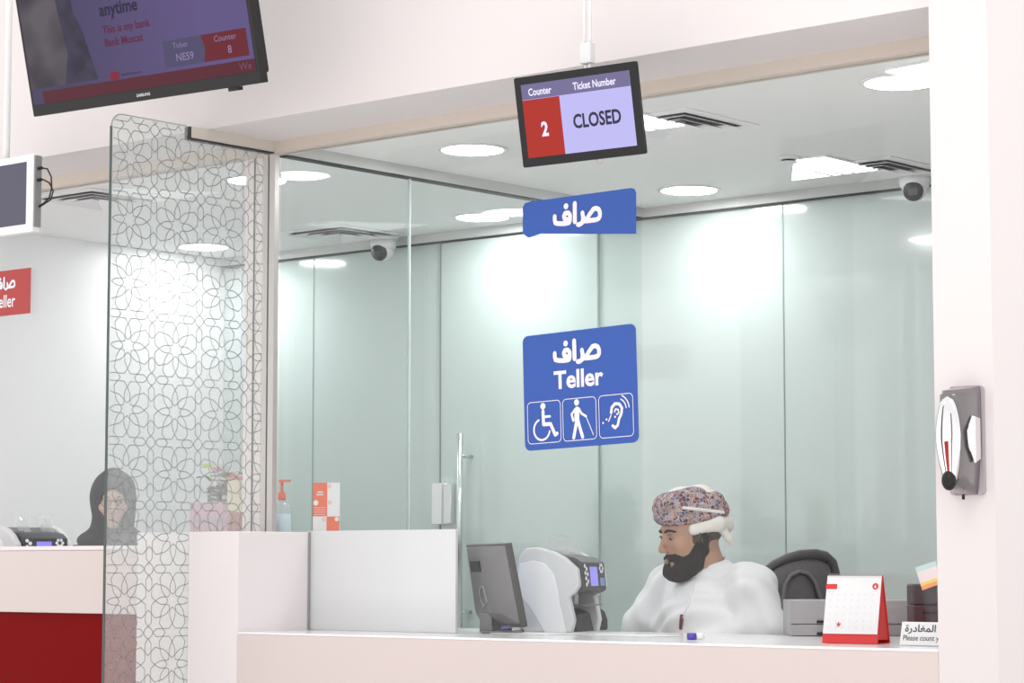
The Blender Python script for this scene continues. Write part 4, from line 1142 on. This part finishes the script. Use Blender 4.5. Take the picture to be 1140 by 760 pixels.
MB().add(star, [tuple(range(10))]).build('red_star', RED, pgp)
tk = MB(); gr_ = mat('grey_ink', (.38, .38, .40), .7)
for i in range(7):
    x = .014 + i * .021; tk.add([lean(x, .134, .0047), lean(x + .011, .134, .0047), lean(x + .011, .1355, .0047), lean(x, .1355, .0047)], [(0, 1, 2, 3)])
tk.add([lean(.006, .142, .0047), lean(.03, .142, .0047), lean(.03, .1435, .0047), lean(.006, .1435, .0047)], [(0, 1, 2, 3)])
random.seed(3)
for j in range(5):
    for i in range(7):
        x = .016 + i * .021; z = .118 - j * .019
        tk.add([lean(x, z, .0047), lean(x + .004, z, .0047), lean(x + .004, z + .0035, .0047), lean(x, z + .0035, .0047)], [(0, 1, 2, 3)])
tk.build('date_grid', mat('pale_ink', (.68, .69, .70), .7), pgp)
rg = MB()
for i in range(22):
    x = .008 + i * (cw - .016) / 21
    rg.tube([(x, dep / 2 + .006 * math.cos(a), hgt - .002 + .007 * math.sin(a)) for a in np.linspace(0, 2 * PI, 10, endpoint=False)], .0007, 5, closed=True)
rg.build('spiral_binding', mat('silver_wire', (.6, .6, .62), .3, .9), cal, smooth=True)

# "please count" sign standing on the ledge
sa_ = ony(1003.5, 719.5, 5.80); sw_ = .232
ps = panel_empty('count_notice', (sa_[0] + sw_ / 2, 5.80, ZT + .034), 'small white notice about counting money, standing by the right pillar', 'notice', 0, math.radians(-14))
MB().box(-sw_ / 2, sw_ / 2, -.033, .031, -.0015, .0015).build('notice_card', PAPER, ps)
INK = mat('black_print', (.03, .03, .035), .6)
text('arabic_line', AR('\uFED7\uFE92\uFEDE') + ' ' , .026, INK, ps, 0, 0, .002) if False else None
text('arabic_line', AR('\uFED7\uFE92\uFEDE \uFE8D\uFEDF\uFEE4\uFED0\uFE8E\uFEA9\uFEAD\uFE93'), .027, INK, ps, -sw_ / 2 + .012, .012, .0022, align='LEFT', bold=.0004, sx=1.15)
text('english_line', 'Please count your money', .0215, mat('dark_grey_print', (.10, .10, .11), .6), ps, -sw_ / 2 + .008, -.014, .0022, align='LEFT', bold=.0002, sx=.9)

# grey drawer units
def drawer_unit(px0, px1, d, label, first=[]):
    a = ond(px0, 706, d); b2 = ond(px1, 706, d)
    top = ond(px0, 668, d)[2]; wdt = np.linalg.norm((b2 - a)[:2])
    r = empty('drawer_unit', (a[0], a[1], ZT + .0005), label, 'drawer unit', rot=(0, 0, YAW), group='grey drawer units')
    hz = top - ZT
    GR = mat('grey_drawer_laminate', (.42, .405, .42), .5)
    MB().box(0, wdt - .002, .006, .20, 0, hz).build('cabinet', GR, r, bevel=.002)
    for z0, z1 in ((hz * .345, hz - .002), (.002, hz * .345 - .003)):
        dr = MB().box(.002, wdt - .004, -.006, .0055, z0, z1).build('drawer', GR, r, bevel=.001)
        MB().box(wdt * .42, wdt * .42 + .026, -.016, -.0065, (z0 + .002), z0 + .010).build('handle', BLK, dr, bevel=.002)
drawer_unit(880, 949, 7.62, 'grey two drawer unit left of and behind the desk calendar')
drawer_unit(950.5, 1016, 7.60, 'grey two drawer unit just right of the calendar, beside the dark printer')
p = ond(1017, 700, 7.35)
pr = empty('receipt_printer', (p[0], p[1], ZT + .0005), 'dark maroon receipt printer half hidden by the right pillar', 'printer', rot=(0, 0, YAW + .0))
zt = ond(1017, 650, 7.35)[2] - ZT; zm = ond(1017, 672, 7.35)[2] - ZT
MAR = mat('dark_maroon_plastic', (.055, .022, .030), .35)
MB().box(0, .085, 0, .12, 0, zm - .004).build('body', MAR, pr, bevel=.005)
MB().box(-.0, .085, .004, .12, zm - .0035, zt).build('lid', mat('charcoal_lid', (.06, .05, .055), .4), pr, bevel=.006)
MB().box(.03, .078, -.002, -.0003, zm - .03, zm - .024).build('paper_slot', BLK, pr)
# colourful card stuck to the glass
q = [ony(*t, 5.985) for t in ((1019, 631.5), (1042, 624), (1046, 650), (1027, 657))]
cc = np.mean(q, axis=0)
nc = panel_empty('note_card', cc, 'tilted pastel striped card stuck on the glass by the pillar', 'card')
ql = [(p[0] - cc[0], p[2] - cc[2]) for p in q]
def lerpq(u, v): 
    a = np.array(ql[0]) * (1 - u) + np.array(ql[1]) * u; b2 = np.array(ql[3]) * (1 - u) + np.array(ql[2]) * u; return tuple(a * (1 - v) + b2 * v)
for i, (v0, v1, col, nm) in enumerate(((0, .22, (.55, .72, .70), 'teal_band'), (.22, .70, (.82, .74, .74), 'pale_body'), (.70, .82, (.85, .68, .15), 'yellow_band'), (.82, 1, (.85, .36, .20), 'orange_band'))):
    MB().prism([lerpq(0, v1), lerpq(1, v1), lerpq(1, v0), lerpq(0, v0)], .0, .0008).build(nm, mat('card_' + nm, col, .7), nc)
# papers on the worktop
PG = mat('grey_leaflet_paper', (.60, .61, .64), .6)
def flat(px0, py0, px1, py1, m_, nm, label, cat, th=.002, zo=0., rz=0.2, wdt=.08):
    a = onz(px0, py0, ZT); b2 = onz(px1, py1, ZT); v = b2 - a; L = np.linalg.norm(v[:2]); an = math.atan2(v[1], v[0])
    r = MB().box(0, L, 0, wdt, 0, th).build(nm, m_, None, bevel=.0004); r.location = (a[0], a[1], ZT + .0006 + zo); r.rotation_euler = (0, 0, an)
    tag(r, label, cat); return r
flat(535, 704.5, 612, 707, PAPER, 'paper_sheet', 'white paper sheet lying on the counter in front of the monitor', 'paper', wdt=.16)
flat(612, 703.5, 668, 706.5, PG, 'leaflet', 'grey leaflet on the counter in front of the banknote machine', 'leaflet', .003, wdt=.14)
flat(655, 706.8, 720, 709.2, PAPER, 'paper_sheet', 'white paper sheet on the counter nearest the man', 'paper', .002, wdt=.15)
flat(572, 704.3, 600, 703.6, DG, 'pen', 'dark thin pen lying across the counter papers', 'pen', .006, .0025, wdt=.008)
p = onz(770, 708.5, ZT + .012)
mk = empty('highlighter', (p[0], p[1], ZT + .0125), 'short white marker with violet cap lying on the counter before the man', 'marker', rot=(0, 0, .9))
MB().tube([(-.012, 0, 0), (.012, 0, 0)], .0105, 14).build('cap', mat('violet_plastic', (.10, .06, .45), .35), mk, smooth=True)
MB().tube([(.0125, 0, 0), (.028, 0, 0), (.036, 0, 0)], [.010, .010, .007], 14).build('barrel', WHT, mk, smooth=True)

# ------------------------------------------------------------------ items on the pedestal
def at_shelf(px, Y): q_ = ony(px, 590, Y); return q_[0], Y
x, y = at_shelf(313.5, 6.18)
sb = empty('sanitizer_bottle', (x, y, ZP + .0005), 'clear hand sanitizer pump bottle with orange pump beside the metal post', 'bottle')
hz = ony(313, 558, y)[2] - ZP; tz = ony(313, 535, y)[2] - ZP
MB().lathe([(.0, .001), (.034, .001), (.038, .008), (.038, hz * .72), (.030, hz * .9), (.014, hz), (.013, hz + .004)], 28, caps=False).build('bottle_body', glass('clear_bottle_plastic', (.93, .95, .96), haze=.12), sb, smooth=True)
MB().lathe([(.0, .003), (.033, .003), (.034, .01), (.034, hz * .62), (0, hz * .62)], 24, caps=False).build('gel', mat('pale_blue_gel', (.72, .80, .86), .2), sb, smooth=True)
ORG = mat('orange_plastic', (.85, .22, .14), .4)
MB().lathe([(.015, hz + .0045), (.015, hz + .03), (.006, hz + .034), (.005, tz - .006)], 20).build('pump_collar', ORG, sb, smooth=True)
MB().box(-.012, .034, -.007, .007, tz - .0055, tz + .004).xf(Matrix.Rotation(.2, 4, 'Z')).build('pump_head', ORG, sb, bevel=.002)
x, y = at_shelf(363, 6.12)
z1 = ony(363, 537.5, y)[2] - ZP
lf = panel_empty('leaflet_stack', (x, y, ZP + .001), 'orange and white folded leaflet standing on the pedestal ledge', 'leaflet', math.radians(18), 0)
w_ = .052
OR2 = mat('coral_print', (.80, .20, .12), .5); PK = mat('pink_print', (.85, .55, .55), .6)
MB().box(-w_, w_, 0, z1, -.003, 0).build('backing_sheet', PAPER, lf)
def lq(x0, x1, t0_, t1_, m_, nm, e=.0006): MB().quad([(x0, t0_, e), (x1, t0_, e), (x1, t1_, e), (x0, t1_, e)]).build(nm, m_, lf)
lq(-w_, .004, z1 * .33, z1, OR2, 'coral_block'); lq(.002, w_, 0, z1 * .325, OR2, 'coral_block')
dd = MB()
for (x_, t_) in ((-.04, .60), ): dd.disc(x_, z1 * t_, .0095, .0012, 18)
dd.disc(.042, z1 * .27, .008, .0012, 18)
for k_ in range(4): dd.quad([(-.046, z1 * (.5 - .045 * k_), .0012), (-.002, z1 * (.5 - .045 * k_), .0012), (-.002, z1 * (.507 - .045 * k_), .0012), (-.046, z1 * (.507 - .045 * k_), .0012)])
dd.quad([(-.034, z1 * .80, .0012), (-.012, z1 * .80, .0012), (-.012, z1 * .825, .0012), (-.034, z1 * .825, .0012)]); dd.quad([(-.038, z1 * .75, .0012), (-.01, z1 * .75, .0012), (-.01, z1 * .775, .0012), (-.038, z1 * .775, .0012)])
dd.build('white_print', PAPER, lf)
dd = MB(); dd.disc(.012, z1 * .93, .008, .0012, 18); dd.disc(.014, z1 * .60, .008, .0012, 18); dd.disc(-.008, z1 * .26, .008, .0012, 18)
dd.build('pink_dots', PK, lf)
# bouquet, tin and box glimpsed through the patterned glass
x, y = at_shelf(268, 6.22)
tn = empty('gift_tin', (x, y, ZP + .0005), 'cream cylindrical tin with red rim behind the patterned glass', 'tin')
zt = ony(268, 531, y)[2] - ZP; zb = zt * .38
MB().lathe([(.0, .0), (.05, .0), (.05, zb), (0, zb)], 32, caps=False).build('lower_band', mat('dusty_red_print', (.50, .19, .17), .5), tn, smooth=False)
MB().lathe([(.0, zb + .0005), (.0505, zb + .0005), (.0505, zt - .012), (0, zt - .012)], 32, caps=False).build('body', mat('cream_print', (.80, .70, .48), .5), tn)
MB().lathe([(.0, zt - .0115), (.053, zt - .0115), (.053, zt), (0, zt + .002)], 32, caps=False).build('lid', mat('red_lid', (.62, .12, .10), .4), tn)
x, y = at_shelf(236, 6.30)
bxp = empty('tissue_box', (x, y, ZP + .0005), 'pink tissue box on the shelf behind the patterned glass', 'box', rot=(0, 0, .3))
zt2 = ony(236, 560, y)[2] - ZP
MB().box(-.07, .07, -.045, .045, 0, zt2).build('carton', mat('pink_carton', (.66, .42, .50), .6), bxp, bevel=.003)
MB().box(-.071, .071, -.046, .046, zt2 * .38, zt2 * .5).build('printed_band', mat('lilac_band', (.48, .40, .52), .6), bxp)
x, y = at_shelf(246, 6.40)
fl = empty('flower_arrangement', (x, y, ZP + .0005), 'small arrangement of pink, yellow and dark foliage behind the patterned glass', 'flowers')
MB().lathe([(.0, .0), (.035, .0), (.05, .08), (.046, .08), (.0, .07)], 24, caps=False).build('pot', mat('grey_pot', (.3, .28, .27), .6), fl, smooth=True)
random.seed(11)
lm = MB(); pm = MB()
for i in range(46):
    a = random.uniform(0, 2 * PI); rr_ = random.uniform(.01, .085); z_ = .09 + random.uniform(0, .15)
    R = Matrix.Rotation(random.uniform(0, 3), 3, 'Z') @ Matrix.Rotation(random.uniform(-1, 1), 3, 'X')
    lm.ell((rr_ * math.cos(a), rr_ * math.sin(a), z_), (.026, .012, .003), 8, 6, R)
lm.build('foliage', mat('olive_foliage', (.17, .15, .10), .7), fl, smooth=True)
for i, (px_, py_, col, nm) in enumerate(((231, 516, (.75, .75, .2), 'yellow_bloom'), (242, 520, (.80, .35, .40), 'pink_bloom'), (262, 524, (.75, .55, .5), 'peach_bloom'), (250, 518, (.82, .7, .72), 'pale_bloom'))):
    q_ = ony(px_, py_, y) - np.array([x, y, ZP]); f_ = MB()
    for j in range(12):
        a = j * 2 * PI / 6 + (j // 6) * .5; R = Matrix.Rotation(a, 3, 'Z') @ Matrix.Rotation(.7 - .5 * (j // 6), 3, 'Y')
        f_.ell(Vector(q_) + R @ Vector((.012, 0, 0)), (.015, .009, .003), 8, 6, R)
    f_.tube([(0, 0, .07), tuple(q_)], .002, 6)
    f_.build('bloom', mat(nm, col, .6), fl, smooth=True)
x, y = at_shelf(296, 6.1)
sm_ = empty('card_stand', (x - .0, y, ZP + .0005), 'small dark card stand between the two metal posts', 'stand')
MB().prism([(-.02, 0), (.03, 0), (.01, .075), (-.01, .075)], -.02, .02).xf(Matrix(((1, 0, 0, 0), (0, 0, 1, 0), (0, 1, 0, 0), (0, 0, 0, 1)))).build('holder', MG, sm_, bevel=.002)

# ------------------------------------------------------------------ dispenser on the pillar
dc = ony(1078, 490, YP)
ds = empty('soap_dispenser', (dc[0] - .0, YP, ony(1078, 490, YP)[2]), 'smoked grey wall dispenser with chrome front on the right pillar', 'dispenser')
H2 = .142
SMK = glass('smoked_housing', (.60, .56, .58), haze=.32, hazecol=(.45, .40, .42))
bp = [(-.052, -H2), (.052, -H2 + .004), (.055, -.08), (.055, H2 - .01), (.045, H2), (-.05, H2 + .0)]
XZ = Matrix(((1, 0, 0, 0), (0, 0, 1, 0), (0, 1, 0, 0), (0, 0, 0, 1)))
MB().prism(rrect(-.05, .05, -H2, H2 - .002, .012), -.012, -.0005).xf(XZ).build('back_plate', mat('mauve_plate', (.42, .37, .40), .4), ds, auto=True)
# housing: rounded shell bulging forward
def shellmesh(hw, z0, z1, dep_, p=2.6, nx=20, nz=24, narrow=.75, y0=-.0125):
    m = MB(); vs_ = []
    for j in range(nz + 1):
        v = j / nz; z = z0 + (z1 - z0) * v
        prof = min(1., (v / .10) ** .5 if v < .10 else 1., ((1 - v) / .06) ** .5 if v > .94 else 1.)
        wv_ = hw * (narrow + (1 - narrow) * min(1, v * 1.9)) * (.93 + .07 * prof)
        dd_ = dep_ * (.72 + .28 * min(1, v * 1.8)) * max(prof, .0)
        for i in range(nx + 1):
            t = -1 + 2 * i / nx; a = abs(t)
            vs_.append((wv_ * t, y0 - dd_ * (max(0, 1 - a ** p)) ** (1 / p), z))
    return m.add(vs_, [(j * (nx + 1) + i, j * (nx + 1) + i + 1, (j + 1) * (nx + 1) + i + 1, (j + 1) * (nx + 1) + i) for j in range(nz) for i in range(nx)])
o = shellmesh(.046, -H2 + .002, H2 - .004, .088).build('housing', mat('dark_smoked_plastic', (.13, .115, .12), .15, coat=1.), ds, smooth=True)
def ovalmesh():
    m = MB(); vs_ = []; nx, nz = 16, 26
    for j in range(nz + 1):
        v = j / nz; z = -H2 + .012 + (2 * H2 - .045) * v
        pw = math.sin(PI * min(max(v, .0), 1)) ** .38; wv_ = .038 * pw * (.72 + .28 * min(1, v * 1.7))
        for i in range(nx + 1):
            t = -1 + 2 * i / nx
            vs_.append((wv_ * t, -.1025 - .012 * pw * math.sqrt(max(0, 1 - t * t)) + .022 * max(0, .5 - v), z))
    return m.add(vs_, [(j * (nx + 1) + i, j * (nx + 1) + i + 1, (j + 1) * (nx + 1) + i + 1, (j + 1) * (nx + 1) + i) for j in range(nz) for i in range(nx)])
tag(ovalmesh().build('mirror_cover', mat('mirror_chrome', (.74, .74, .75), .04, 1.), ds, smooth=True), 'polished chrome oval front')
def wing():
    m = MB(); pts_ = [(-.060, .060), (-.085, .02), (-.078, -.02), (-.05, -.062), (-.02, -.05), (-.02, .055)]
    m.prism([(p_[0], p_[1]) for p_ in pts_], .0, .004)
    return m.xf(Matrix(((0, 0, 1, .044), (1, 0, 0, 0), (0, 1, 0, 0), (0, 0, 0, 1))))
wing().build('side_window', CHROME, ds, bevel=.001)
MB().ell((0, -.100, -H2 + .036), (.02, .016, .026), 18, 12).build('push_button', BLK, ds, smooth=True)
MB().tube([(.012, -.05, -H2 + .001), (.012, -.05, -H2 - .012)], .004, 10).build('nozzle', BLK, ds, smooth=True)
